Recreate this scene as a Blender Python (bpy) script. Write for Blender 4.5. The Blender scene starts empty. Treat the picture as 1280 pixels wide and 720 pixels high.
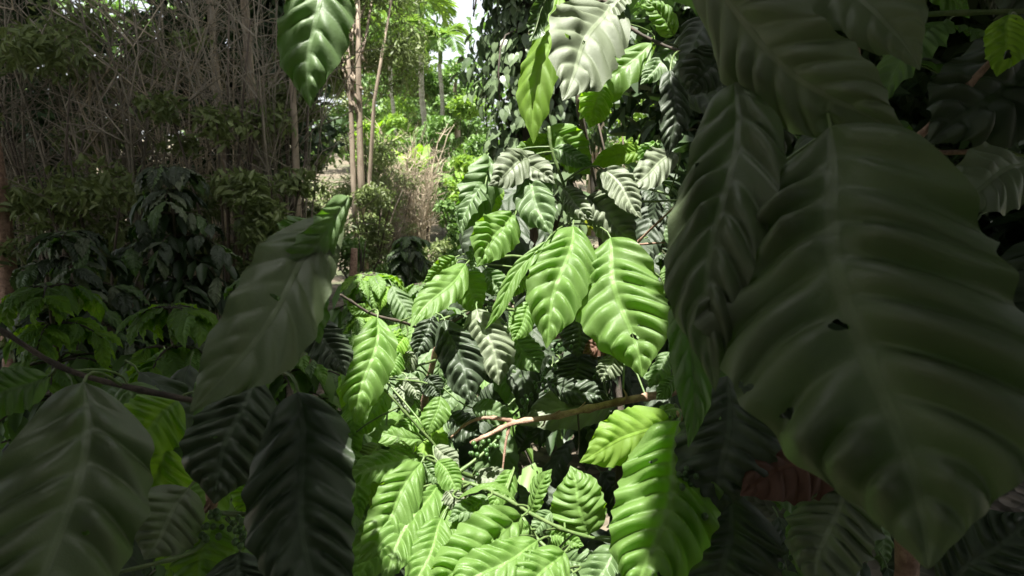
import bpy, math, random
import numpy as np
from mathutils import Vector, Matrix
random.seed(11)
rng = np.random.default_rng(11)
S = bpy.context.scene
COL = S.collection
R = math.radians

# ------------------------------------------------------------------ camera
F = 772.0
CAMZ = 1.6
PITCH = R(10)
CAM = Vector((0, 0, CAMZ))
FWD = Vector((0, math.cos(PITCH), -math.sin(PITCH)))
UP = Vector((0, math.sin(PITCH), math.cos(PITCH)))
RIGHT = Vector((1, 0, 0))
cd = bpy.data.cameras.new('camera')
cam = bpy.data.objects.new('camera', cd)
COL.objects.link(cam)
cam.location = CAM
cam.rotation_euler = (math.pi / 2 - PITCH, 0, 0)
cd.sensor_width = 36
cd.lens = 36 * F / 1280
cd.clip_start = 0.02
cd.clip_end = 2000
cd.dof.use_dof = True
cd.dof.focus_distance = 1.08
cd.dof.aperture_fstop = 9.0
S.camera = cam


def at(px, py, d):
    """point of the place seen at photo pixel (px, py), d metres ahead"""
    return CAM + FWD * d + RIGHT * ((px - 640) / F * d) + UP * ((360 - py) / F * d)


# ------------------------------------------------------------------ light
SUN_EL, SUN_AZ = R(76), R(-12)          # behind the camera, high
SUN_DIR = Vector((math.sin(SUN_AZ) * math.cos(SUN_EL), -math.cos(SUN_AZ) * math.cos(SUN_EL), math.sin(SUN_EL)))
ld = bpy.data.lights.new('sun', 'SUN')
ld.energy = 5.0
ld.angle = R(0.6)
ld.color = (1.0, 0.965, 0.9)
sun = bpy.data.objects.new('sun', ld)
COL.objects.link(sun)
sun.rotation_euler = (-SUN_DIR).to_track_quat('-Z', 'Y').to_euler()
W = bpy.data.worlds.new('World')
S.world = W
W.use_nodes = True
wn = W.node_tree
bgn = wn.nodes['Background']
sky = wn.nodes.new('ShaderNodeTexSky')
sky.sky_type = 'NISHITA'
sky.sun_disc = False
sky.sun_elevation = SUN_EL
sky.sun_rotation = R(180) + SUN_AZ
sky.dust_density = 5.0
sky.ozone_density = 0.6
hz = wn.nodes.new('ShaderNodeHueSaturation')      # thin white overcast veil
hz.inputs['Saturation'].default_value = 0.3
wn.links.new(sky.outputs[0], hz.inputs['Color'])
gc = wn.nodes.new('ShaderNodeTexCoord')             # brighter white haze low in the sky
gs = wn.nodes.new('ShaderNodeSeparateXYZ')
wn.links.new(gc.outputs['Generated'], gs.inputs[0])
gr = wn.nodes.new('ShaderNodeMapRange')
gr.interpolation_type = 'SMOOTHSTEP'
gr.inputs[1].default_value, gr.inputs[2].default_value = 0.25, 0.75
gr.inputs[3].default_value, gr.inputs[4].default_value = 2.4, 0.9
wn.links.new(gs.outputs[2], gr.inputs[0])
gm_ = wn.nodes.new('ShaderNodeVectorMath')
gm_.operation = 'SCALE'
wn.links.new(hz.outputs[0], gm_.inputs[0])
wn.links.new(gr.outputs[0], gm_.inputs['Scale'])
wn.links.new(gm_.outputs[0], bgn.inputs[0])
bgn.inputs[1].default_value = 0.05
S.view_settings.view_transform = 'Standard'
S.view_settings.look = 'None'
S.view_settings.gamma = 1
S.view_settings.exposure = 1.85
S.render.engine = 'CYCLES'
S.cycles.max_bounces = 5
S.cycles.diffuse_bounces = 3
S.cycles.transmission_bounces = 4


# ------------------------------------------------------------------ materials
def newmat(name):
    m = bpy.data.materials.new(name)
    m.use_nodes = True
    nt = m.node_tree
    return m, nt, nt.nodes['Principled BSDF'], nt.nodes['Material Output']


def N(nt, t, **kw):
    n = nt.nodes.new(t)
    for k, v in kw.items():
        if k.startswith('i_'):
            key = k[2:]
            n.inputs[int(key) if key.isdigit() else key].default_value = v
        else:
            setattr(n, k, v)
    return n


def math_node(nt, op, a, b=None, clamp=False):
    n = nt.nodes.new('ShaderNodeMath')
    n.operation = op
    n.use_clamp = clamp
    for i, x in enumerate((a, b)):
        if x is None:
            continue
        if isinstance(x, (int, float)):
            n.inputs[i].default_value = x
        else:
            nt.links.new(x, n.inputs[i])
    return n.outputs[0]


def mixc(nt, fac, a, b, mode='MIX'):
    n = nt.nodes.new('ShaderNodeMix')
    n.data_type = 'RGBA'
    n.blend_type = mode
    for sock, x in ((n.inputs[0], fac), (n.inputs[6], a), (n.inputs[7], b)):
        if isinstance(x, (int, float)):
            sock.default_value = x
        elif isinstance(x, tuple):
            sock.default_value = (*x, 1) if len(x) == 3 else x
        else:
            nt.links.new(x, sock)
    return n.outputs[2]


def ramp(nt, src, p0, p1):
    n = nt.nodes.new('ShaderNodeMapRange')
    n.interpolation_type = 'SMOOTHSTEP'
    n.inputs[1].default_value = p0
    n.inputs[2].default_value = p1
    nt.links.new(src, n.inputs[0])
    return n.outputs[0]


def leaf_mat(name, top, back, trans, rough=0.36, tfac=0.28, vein=(0.22, 0.34, 0.10), veinamt=0.45, spots=0.5, var=0.25, spec=0.6):
    m, nt, bs, out = newmat(name)
    L = nt.links.new
    uv = N(nt, 'ShaderNodeUVMap')
    sx = N(nt, 'ShaderNodeSeparateXYZ')
    L(uv.outputs[0], sx.inputs[0])
    # lateral veins: UV.x is the vein phase, UV.y runs across the blade
    fr = math_node(nt, 'PINGPONG', sx.outputs[0], 0.5)
    lat = ramp(nt, fr, 0.075, 0.02)
    av = math_node(nt, 'ABSOLUTE', math_node(nt, 'SUBTRACT', sx.outputs[1], 0.5))
    lat = math_node(nt, 'MULTIPLY', lat, ramp(nt, av, 0.47, 0.25))
    mid = ramp(nt, av, 0.034, 0.014)
    vm = math_node(nt, 'MAXIMUM', math_node(nt, 'MULTIPLY', lat, 0.16), mid)
    tc = N(nt, 'ShaderNodeTexCoord')
    oi = N(nt, 'ShaderNodeObjectInfo')
    n1 = N(nt, 'ShaderNodeTexNoise', i_Scale=22.0, i_Detail=4.0)
    L(tc.outputs['Object'], n1.inputs['Vector'])
    n2 = N(nt, 'ShaderNodeTexNoise', i_Scale=170.0, i_Detail=3.0)
    L(tc.outputs['Object'], n2.inputs['Vector'])
    dark = tuple(c * (1 - var) for c in top)
    lite = tuple(min(1, c * (1 + var)) for c in top)
    rnd = math_node(nt, 'ADD', math_node(nt, 'MULTIPLY', oi.outputs['Random'], 0.6), math_node(nt, 'MULTIPLY', n1.outputs[0], 0.5))
    c = mixc(nt, ramp(nt, rnd, 0.1, 0.95), dark, lite)
    n5 = N(nt, 'ShaderNodeTexVoronoi', feature='DISTANCE_TO_EDGE', i_Scale=150.0)
    nw = N(nt, 'ShaderNodeTexNoise', i_Scale=60.0, i_Detail=2.0)
    L(tc.outputs['Object'], nw.inputs['Vector'])
    wv = N(nt, 'ShaderNodeVectorMath', operation='MULTIPLY_ADD')
    L(nw.outputs['Color'], wv.inputs[0])
    wv.inputs[1].default_value = (0.022, 0.022, 0.022)
    L(tc.outputs['Object'], wv.inputs[2])
    L(wv.outputs[0], n5.inputs['Vector'])
    net = math_node(nt, 'MULTIPLY', ramp(nt, n5.outputs['Distance'], 0.12, 0.0), 0.22)
    c = mixc(nt, net, c, tuple(min(1, x * 1.6) for x in top))
    c = mixc(nt, math_node(nt, 'MULTIPLY', ramp(nt, n2.outputs[0], 0.45, 0.75), 0.35), c, tuple(x * 0.6 for x in top))
    # a yellower blotch here and there
    yel = (top[0] * 1.7, top[1] * 1.15, top[2] * 0.7)
    n3 = N(nt, 'ShaderNodeTexNoise', i_Scale=7.0, i_Detail=2.0)
    L(tc.outputs['Object'], n3.inputs['Vector'])
    c = mixc(nt, math_node(nt, 'MULTIPLY', ramp(nt, n3.outputs[0], 0.52, 0.72), 0.45), c, yel)
    c = mixc(nt, math_node(nt, 'MULTIPLY', vm, veinamt), c, vein)
    # specks of wear
    n4 = N(nt, 'ShaderNodeTexVoronoi', i_Scale=46.0)
    L(tc.outputs['Object'], n4.inputs['Vector'])
    sp = math_node(nt, 'MULTIPLY', ramp(nt, n4.outputs['Distance'], 0.16, 0.08), ramp(nt, n1.outputs[0], 0.57, 0.63))
    c = mixc(nt, math_node(nt, 'MULTIPLY', sp, spots), c, (0.09, 0.06, 0.02))
    n6 = N(nt, 'ShaderNodeTexVoronoi', i_Scale=24.0)
    L(wv.outputs[0], n6.inputs['Vector'])
    n7 = N(nt, 'ShaderNodeTexNoise', i_Scale=9.0, i_Detail=1.0)
    L(tc.outputs['Object'], n7.inputs['Vector'])
    gate = math_node(nt, 'GREATER_THAN', n7.outputs[0], 0.60)
    hole = math_node(nt, 'MULTIPLY', math_node(nt, 'LESS_THAN', n6.outputs['Distance'], 0.13), gate)
    rim = math_node(nt, 'MULTIPLY', ramp(nt, n6.outputs['Distance'], 0.36, 0.14), gate)
    c = mixc(nt, math_node(nt, 'MULTIPLY', rim, 0.8), c, (0.10, 0.065, 0.02))
    geo = N(nt, 'ShaderNodeNewGeometry')
    cb = mixc(nt, math_node(nt, 'MULTIPLY', vm, 0.7), back, tuple(x * 1.7 for x in back))
    c2 = mixc(nt, geo.outputs['Backfacing'], c, cb)
    L(c2, bs.inputs['Base Color'])
    rr = N(nt, 'ShaderNodeMapRange', i_1=0.3, i_2=0.7, i_3=rough - 0.07, i_4=rough + 0.10)
    L(n1.outputs[0], rr.inputs[0])
    rb = math_node(nt, 'ADD', rr.outputs[0], math_node(nt, 'MULTIPLY', geo.outputs['Backfacing'], 0.18))
    L(rb, bs.inputs['Roughness'])
    bs.inputs['Specular IOR Level'].default_value = spec
    # fine net veins as bump
    vo = N(nt, 'ShaderNodeTexVoronoi', feature='DISTANCE_TO_EDGE', i_Scale=380.0)
    L(tc.outputs['Object'], vo.inputs['Vector'])
    hgt = math_node(nt, 'ADD', math_node(nt, 'MULTIPLY', ramp(nt, vo.outputs['Distance'], 0.0, 0.12), 0.25), n2.outputs[0])
    hgt = math_node(nt, 'SUBTRACT', hgt, math_node(nt, 'MULTIPLY', vm, 1.2))
    bp = N(nt, 'ShaderNodeBump', i_Strength=0.35, i_Distance=0.0012)
    L(hgt, bp.inputs['Height'])
    L(bp.outputs[0], bs.inputs['Normal'])
    tr = N(nt, 'ShaderNodeBsdfTranslucent')
    ct = mixc(nt, math_node(nt, 'MULTIPLY', vm, 0.5), trans, tuple(x * 0.45 for x in trans))
    L(ct, tr.inputs[0])
    mx = N(nt, 'ShaderNodeMixShader', i_0=tfac)
    L(bs.outputs[0], mx.inputs[1])
    L(tr.outputs[0], mx.inputs[2])
    # holes eaten by insects
    tp = N(nt, 'ShaderNodeBsdfTransparent')
    mh = N(nt, 'ShaderNodeMixShader')
    L(hole, mh.inputs[0])
    L(mx.outputs[0], mh.inputs[1])
    L(tp.outputs[0], mh.inputs[2])
    L(mh.outputs[0], out.inputs[0])
    return m


def foliage_mat(name, a, b, trans, rough=0.5, tfac=0.25, scale=1.3):
    """small leaves of far crowns: colour varies from leaf to leaf and clump to clump"""
    m, nt, bs, out = newmat(name)
    L = nt.links.new
    geo = N(nt, 'ShaderNodeNewGeometry')
    tc = N(nt, 'ShaderNodeTexCoord')
    n1 = N(nt, 'ShaderNodeTexNoise', i_Scale=scale, i_Detail=3.0)
    L(tc.outputs['Object'], n1.inputs['Vector'])
    f = math_node(nt, 'ADD', math_node(nt, 'MULTIPLY', geo.outputs['Random Per Island'], 0.55), math_node(nt, 'MULTIPLY', ramp(nt, n1.outputs[0], 0.3, 0.7), 0.45))
    c = mixc(nt, f, a, b)
    L(c, bs.inputs['Base Color'])
    bs.inputs['Roughness'].default_value = rough
    tr = N(nt, 'ShaderNodeBsdfTranslucent')
    L(mixc(nt, f, tuple(x * 0.7 for x in trans), trans), tr.inputs[0])
    mx = N(nt, 'ShaderNodeMixShader', i_0=tfac)
    L(bs.outputs[0], mx.inputs[1])
    L(tr.outputs[0], mx.inputs[2])
    L(mx.outputs[0], out.inputs[0])
    return m


def bark_mat(name, a, b, scale=30.0, rough=0.85, stretch=(1, 1, 0.25), bump=0.5):
    m, nt, bs, out = newmat(name)
    L = nt.links.new
    tc = N(nt, 'ShaderNodeTexCoord')
    mp = N(nt, 'ShaderNodeMapping')
    mp.inputs['Scale'].default_value = stretch
    L(tc.outputs['Object'], mp.inputs[0])
    n1 = N(nt, 'ShaderNodeTexNoise', i_Scale=scale, i_Detail=6.0, i_Roughness=0.7)
    L(mp.outputs[0], n1.inputs['Vector'])
    L(mixc(nt, ramp(nt, n1.outputs[0], 0.3, 0.7), a, b), bs.inputs['Base Color'])
    bs.inputs['Roughness'].default_value = rough
    bp = N(nt, 'ShaderNodeBump', i_Strength=bump, i_Distance=0.01)
    L(n1.outputs[0], bp.inputs['Height'])
    L(bp.outputs[0], bs.inputs['Normal'])
    return m


M = {}
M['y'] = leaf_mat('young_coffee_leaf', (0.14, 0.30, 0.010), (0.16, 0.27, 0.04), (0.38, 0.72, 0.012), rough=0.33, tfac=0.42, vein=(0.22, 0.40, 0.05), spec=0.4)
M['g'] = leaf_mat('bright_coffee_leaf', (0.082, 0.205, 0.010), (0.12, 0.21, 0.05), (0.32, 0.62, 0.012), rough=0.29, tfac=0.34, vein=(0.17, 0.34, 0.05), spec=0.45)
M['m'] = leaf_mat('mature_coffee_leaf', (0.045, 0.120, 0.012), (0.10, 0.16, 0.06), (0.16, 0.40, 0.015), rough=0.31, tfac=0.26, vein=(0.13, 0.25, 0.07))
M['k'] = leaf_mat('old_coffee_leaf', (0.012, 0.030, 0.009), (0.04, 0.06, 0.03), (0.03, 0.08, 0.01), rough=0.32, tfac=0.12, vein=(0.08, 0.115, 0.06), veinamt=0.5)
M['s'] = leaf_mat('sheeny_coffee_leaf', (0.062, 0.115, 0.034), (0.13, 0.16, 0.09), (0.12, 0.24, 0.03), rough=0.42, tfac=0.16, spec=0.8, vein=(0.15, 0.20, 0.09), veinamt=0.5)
M['d'] = leaf_mat('shade_toned_coffee_leaf', (0.038, 0.068, 0.024), (0.09, 0.12, 0.055), (0.09, 0.19, 0.02), rough=0.34, tfac=0.22, vein=(0.20, 0.26, 0.11), veinamt=0.9, spec=0.9)  # leaf green darkened and greyed: shade of the sides put into the colour
M['r'] = leaf_mat('withered_coffee_leaf', (0.05, 0.018, 0.011), (0.09, 0.04, 0.02), (0.15, 0.04, 0.015), rough=0.55, tfac=0.12, vein=(0.10, 0.05, 0.03))
M['stem'] = bark_mat('green_coffee_stem', (0.07, 0.13, 0.03), (0.14, 0.19, 0.07), 60, 0.5, (1, 1, 1), 0.2)
M['wood'] = bark_mat('brown_coffee_wood', (0.17, 0.095, 0.062), (0.44, 0.29, 0.205), 45, 0.75, (1, 1, 1), 0.6)
M['darkwood'] = bark_mat('dark_twig_wood', (0.03, 0.025, 0.018), (0.09, 0.07, 0.05), 50, 0.8)
M['berry'] = bark_mat('green_berry_skin', (0.035, 0.085, 0.02), (0.07, 0.13, 0.035), 80, 0.35, (1, 1, 1), 0.05)
M['bark_pale'] = bark_mat('pale_bark', (0.20, 0.155, 0.11), (0.44, 0.36, 0.27), 9)
M['bark_palm'] = bark_mat('palm_bark', (0.22, 0.20, 0.16), (0.42, 0.40, 0.33), 7, 0.8, (1, 1, 3))
M['bark_dark'] = bark_mat('dark_bark', (0.05, 0.04, 0.03), (0.14, 0.11, 0.08), 9)
M['twig'] = bark_mat('dry_twig', (0.30, 0.25, 0.17), (0.50, 0.42, 0.31), 2.5, 0.9, (1, 1, 1), 0.1)
M['twig_grey'] = bark_mat('grey_dry_twig', (0.13, 0.115, 0.08), (0.32, 0.28, 0.22), 2.5, 0.9, (1, 1, 1), 0.1)
M['f_olive'] = foliage_mat('feathery_olive_foliage', (0.075, 0.105, 0.035), (0.23, 0.28, 0.10), (0.22, 0.32, 0.08))
M['f_green'] = foliage_mat('mid_green_foliage', (0.06, 0.12, 0.03), (0.19, 0.30, 0.085), (0.2, 0.42, 0.05))
M['f_bright'] = foliage_mat('bright_green_foliage', (0.10, 0.19, 0.03), (0.27, 0.41, 0.09), (0.38, 0.62, 0.06), tfac=0.35)
M['f_yellow'] = foliage_mat('yellow_green_foliage', (0.14, 0.20, 0.02), (0.34, 0.40, 0.06), (0.5, 0.6, 0.05), tfac=0.35)
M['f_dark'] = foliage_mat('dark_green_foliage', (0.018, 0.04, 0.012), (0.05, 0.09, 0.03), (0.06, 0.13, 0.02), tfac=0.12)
M['f_vine'] = foliage_mat('pepper_vine_leaf', (0.04, 0.075, 0.03), (0.19, 0.25, 0.13), (0.12, 0.25, 0.05), rough=0.36, tfac=0.15, scale=3)
M['f_shade'] = foliage_mat('added_shade_foliage', (0.02, 0.045, 0.014), (0.05, 0.09, 0.03), (0.05, 0.10, 0.02), tfac=0.06)  # leaves of the unseen trees and thickets added to block light
M['f_palm'] = foliage_mat('palm_frond_green', (0.06, 0.13, 0.025), (0.16, 0.29, 0.06), (0.3, 0.5, 0.06), rough=0.4, tfac=0.3)

# ground: leaf litter and soil
gm, nt, bs, out = newmat('leaf_litter_ground')
tc = N(nt, 'ShaderNodeTexCoord')
v1 = N(nt, 'ShaderNodeTexVoronoi', i_Scale=14.0)
nt.links.new(tc.outputs['Object'], v1.inputs['Vector'])
n1 = N(nt, 'ShaderNodeTexNoise', i_Scale=1.2, i_Detail=6.0)
nt.links.new(tc.outputs['Object'], n1.inputs['Vector'])
sv = N(nt, 'ShaderNodeSeparateColor')
nt.links.new(v1.outputs['Color'], sv.inputs[0])
c = mixc(nt, sv.outputs[0], (0.05, 0.038, 0.024), (0.20, 0.165, 0.12))
c = mixc(nt, math_node(nt, 'MULTIPLY', ramp(nt, n1.outputs[0], 0.45, 0.65), 0.7), c, (0.05, 0.075, 0.025))
nt.links.new(c, bs.inputs['Base Color'])
bs.inputs['Roughness'].default_value = 0.95
bp = N(nt, 'ShaderNodeBump', i_Strength=0.9, i_Distance=0.03)
nt.links.new(v1.outputs['Distance'], bp.inputs['Height'])
nt.links.new(bp.outputs[0], bs.inputs['Normal'])
M['ground'] = gm


# ------------------------------------------------------------------ mesh helpers
class MB:
    """collects verts and faces for one mesh"""
    def __init__(self):
        self.v, self.f, self.mi = [], [], []
        self.n = 0

    def add(self, verts, faces, mi=0):
        verts = np.asarray(verts, dtype=float)
        self.v.append(verts)
        self.f.append([tuple(i + self.n for i in f) for f in faces])
        self.mi.append((len(faces), mi))
        self.n += len(verts)

    def tube(self, pts, radii, sides=6, mi=0, cap=True):
        pts = [Vector(p) for p in pts]
        if isinstance(radii, (int, float)):
            radii = [radii] * len(pts)
        vs, fs = [], []
        ref = Vector((0.3, 0.2, 0.93)).normalized()
        for i, p in enumerate(pts):
            t = (pts[min(i + 1, len(pts) - 1)] - pts[max(i - 1, 0)])
            if t.length < 1e-9:
                t = Vector((0, 0, 1))
            t.normalize()
            a = t.cross(ref)
            if a.length < 0.1:
                a = t.cross(Vector((1, 0, 0)))
            a.normalize()
            b = t.cross(a)
            for k in range(sides):
                w = 2 * math.pi * k / sides
                vs.append(p + (a * math.cos(w) + b * math.sin(w)) * radii[i])
        for i in range(len(pts) - 1):
            for k in range(sides):
                k2 = (k + 1) % sides
                fs.append((i * sides + k, i * sides + k2, (i + 1) * sides + k2, (i + 1) * sides + k))
        if cap:
            fs.append(tuple(range(sides - 1, -1, -1)))
            e = (len(pts) - 1) * sides
            fs.append(tuple(e + k for k in range(sides)))
        self.add([tuple(v) for v in vs], fs, mi)

    def leaves(self, c, d, nrm, ln, wd, fold=0.25, mi=0):
        """many small folded leaves: centre, direction, normal, length, width arrays"""
        n = len(c)
        d = d / (np.linalg.norm(d, axis=1, keepdims=True) + 1e-9)
        s = np.cross(d, nrm)
        s /= (np.linalg.norm(s, axis=1, keepdims=True) + 1e-9)
        u = np.cross(s, d)
        ln = ln[:, None]
        wd = wd[:, None]
        b = c - d * ln * 0.5
        V = np.stack([b,
                      b + d * ln * 0.33 + s * wd * 0.5 + u * wd * fold,
                      b + d * ln * 0.72 + s * wd * 0.36 + u * wd * fold * 0.6,
                      b + d * ln - u * ln * 0.10,
                      b + d * ln * 0.72 - s * wd * 0.36 + u * wd * fold * 0.6,
                      b + d * ln * 0.33 - s * wd * 0.5 + u * wd * fold,
                      b + d * ln * 0.5], axis=1).reshape(-1, 3)
        i = np.arange(n) * 7
        fs = []
        for k in i.tolist():
            fs += [(k, k + 1, k + 2, k + 6), (k + 6, k + 2, k + 3), (k, k + 6, k + 4, k + 5), (k + 6, k + 3, k + 4)]
        self.add(V, fs, mi)

    def build(self, name, mats, parent=None, loc=None, smooth=True):
        me = bpy.data.meshes.new(name)
        v = np.concatenate(self.v) if self.v else np.zeros((0, 3))
        if loc is not None:
            v = v - np.array(loc)
        faces = [f for fl in self.f for f in fl]
        me.from_pydata(v.tolist(), [], faces)
        if not isinstance(mats, (list, tuple)):
            mats = [mats]
        for m in mats:
            me.materials.append(m)
        if len(mats) > 1:
            mi = []
            for cnt, k in self.mi:
                mi += [k] * cnt
            me.polygons.foreach_set('material_index', mi)
        if smooth:
            me.polygons.foreach_set('use_smooth', [True] * len(faces))
        me.update()
        o = bpy.data.objects.new(name, me)
        COL.objects.link(o)
        if parent is not None:
            o.parent = parent
        return o


def thing(name, label, cat, loc, group=None):
    o = bpy.data.objects.new(name, None)
    COL.objects.link(o)
    o.location = loc
    o.empty_display_size = 0.1
    o['label'] = label
    o['category'] = cat
    if group:
        o['group'] = group
    return o


def randdir(n):
    v = rng.normal(size=(n, 3))
    return v / np.linalg.norm(v, axis=1, keepdims=True)


# ------------------------------------------------------------------ terrain
def gz(x, y):
    return 0.10 * math.sin(x * 0.5 + 1) * min(1, abs(y) / 6) + max(0, y - 16) * 0.10 + 0.05 * math.sin(y * 0.9)


mb = MB()
xs = [-400, -150, -80, -50] + [i * 2.0 for i in range(-16, 17)] + [50, 80, 150, 400]
ys = [-300, -100, -40, -20] + [i * 1.5 for i in range(-6, 40)] + [80, 130, 220, 500]
vs = [(x, y, gz(x, min(y, 90))) for y in ys for x in xs]
nx = len(xs)
fs = [(j * nx + i, j * nx + i + 1, (j + 1) * nx + i + 1, (j + 1) * nx + i) for j in range(len(ys) - 1) for i in range(nx - 1)]
mb.add(vs, fs)
g = mb.build('ground', M['ground'])
g['kind'] = 'structure'


# ------------------------------------------------------------------ a coffee leaf
def leaf_geo(P0, P1, width, nrm, nv_pairs=11, bow=0.10, fold=0.18, cup=0.10, quilt=0.045, wave=0.075, twist=0.0,
             seed=0, nu=104, nv=19, shape=0.5, petiole=None, droop=0.0):
    """one blade from base P0 to tip P1, its upper side towards nrm"""
    rr = random.Random(seed)
    P0, P1, nrm = Vector(P0), Vector(P1), Vector(nrm)
    Lx = (P1 - P0)
    L = Lx.length
    T = Lx.normalized()
    nrm = (nrm - T * nrm.dot(T)).normalized()
    B = T.cross(nrm)
    r_ = np.linspace(0, 1, nu)[:, None]
    v = np.linspace(-1, 1, nv)[None, :]
    av = np.abs(v)
    # the rows of the mesh follow the side ribs
    u = np.clip(r_ + 0.17 * av ** 1.35 * np.minimum(1, r_ / 0.10) * np.minimum(1, (1 - r_) / 0.32), 0, 1)
    a, b = 0.62 + 0.35 * (shape - 0.5), 0.72 - 0.35 * (shape - 0.5)
    prof = (u ** a) * ((1 - u) ** b)
    prof = prof / prof.max()
    prof = prof * (1 - 0.62 * np.clip((u - 0.80) / 0.20, 0, 1) ** 0.9) + 0.012 * (1 - u)
    off = np.where(v < 0, rr.uniform(0.2, 0.5), 0.0)
    ph = nv_pairs * (r_ * 1.02 + 0 * v) + off + 0.12 * np.sin(r_ * 9 + rr.uniform(0, 6))
    hw = width * 0.5 * prof
    rip = 1 + 0.035 * np.sin(2 * np.pi * ph + 0.7) * av ** 4 + 0.03 * np.sin(u * 7 + rr.uniform(0, 6) + np.sign(v) * 2) * av ** 2
    lat = v * hw * rip
    q = np.abs(np.sin(np.pi * ph)) ** 0.8
    qs = 2.3 * quilt * width * q * np.clip(av * 3.0, 0, 1) * (1 - 0.55 * av ** 3) * np.minimum(1, prof * 1.6)
    qs = qs * (0.55 + 0.6 * np.sin(u * 5 + v * 2 + rr.uniform(0, 6)) ** 2 + 0.25 * np.sin(u * 23 + v * 3 + rr.uniform(0, 6)))
    # the swelling between two ribs is highest towards the base side, falling steeply into the next rib
    fracp = ph - np.floor(ph)
    qs = qs * (1.3 - 0.6 * fracp)
    for q_ in range(5):
        fu, fv = rr.uniform(8, 34), rr.uniform(3, 11)
        qs = qs + 0.006 * width * np.sin(fu * u + fv * v + rr.uniform(0, 6)) * prof
    wv = wave * width * av ** 3 * np.sin(2 * np.pi * ph * 0.5 + rr.uniform(0, 6)) * prof
    wv = wv + wave * 1.2 * width * av ** 2 * np.sin(u * 6.0 + rr.uniform(0, 6) + v * 1.2) * prof
    h = qs + wv + np.abs(lat) * fold - cup * 1.5 * width * av ** 2 * prof
    mid = bow * L * (4 * u * (1 - u)) - droop * L * np.clip((u - 0.55) / 0.45, 0, 1) ** 2
    side = 0.045 * L * np.sin(u * math.pi * 1.3 + rr.uniform(0, 6)) * (u * (1 - u)) * 4
    tw = twist * (u - 0.4)
    X = u * L + v * 0
    Y = (lat * np.cos(tw) - h * np.sin(tw)) + side
    Z = (lat * np.sin(tw) + h * np.cos(tw)) + mid
    pts = (np.array(P0)[None, None, :] + X[..., None] * np.array(T) + Y[..., None] * np.array(B) + Z[..., None] * np.array(nrm))
    V = pts.reshape(-1, 3)
    faces = []
    for i in range(nu - 1):
        o = i * nv
        for j in range(nv - 1):
            faces.append((o + j, o + nv + j, o + nv + j + 1, o + j + 1))
    UV = np.stack([ph + v * 0, np.broadcast_to(v * 0.5 + 0.5, ph.shape)], axis=-1).reshape(-1, 2)
    return V, faces, UV, pts[:, nv // 2, :]


def build_leaf(name, geo, mat, parent, loc, petiole_pts=None, prad=0.0016):
    V, faces, UV, mid = geo
    mb = MB()
    mb.add(V, faces, 0)
    # raised midrib below and stalk
    mpts = [Vector(p) for p in mid[::6]]
    w0 = Vector(V[len(V) // 2 + 3]) - Vector(V[len(V) // 2 - 3])
    bk = (mpts[-1] - mpts[0]).cross(w0)
    bk = bk.normalized() * prad * 0.9          # the keel of the midrib stands out below
    if petiole_pts:
        pp = petiole_pts + mpts
    else:
        pp = mpts
    k = len(pp)
    if petiole_pts is not None or True:
        pp = pp[:-len(mpts)] + [p - bk for p in mpts] if len(pp) > len(mpts) else [p - bk for p in mpts]
    mb.tube(pp, [prad * (1.15 - 0.95 * i / k) for i in range(k)], 5, 1, cap=False)
    o = mb.build(name, [mat, M['stem']], parent, loc)
    me = o.data
    uvl = me.uv_layers.new(name='UVMap')
    li = np.zeros(len(me.loops), dtype=np.int32)
    me.loops.foreach_get('vertex_index', li)
    full = np.zeros((len(me.vertices), 2))
    full[:, 0] = 0.5
    full[:, 1] = 0.25
    full[:len(UV)] = UV
    uvl.data.foreach_set('uv', full[li].ravel())
    return o


def bez(a, b, c, n=6):
    return [a * (1 - t) ** 2 + b * 2 * t * (1 - t) + c * t * t for t in [i / n for i in range(n + 1)]]


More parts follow.
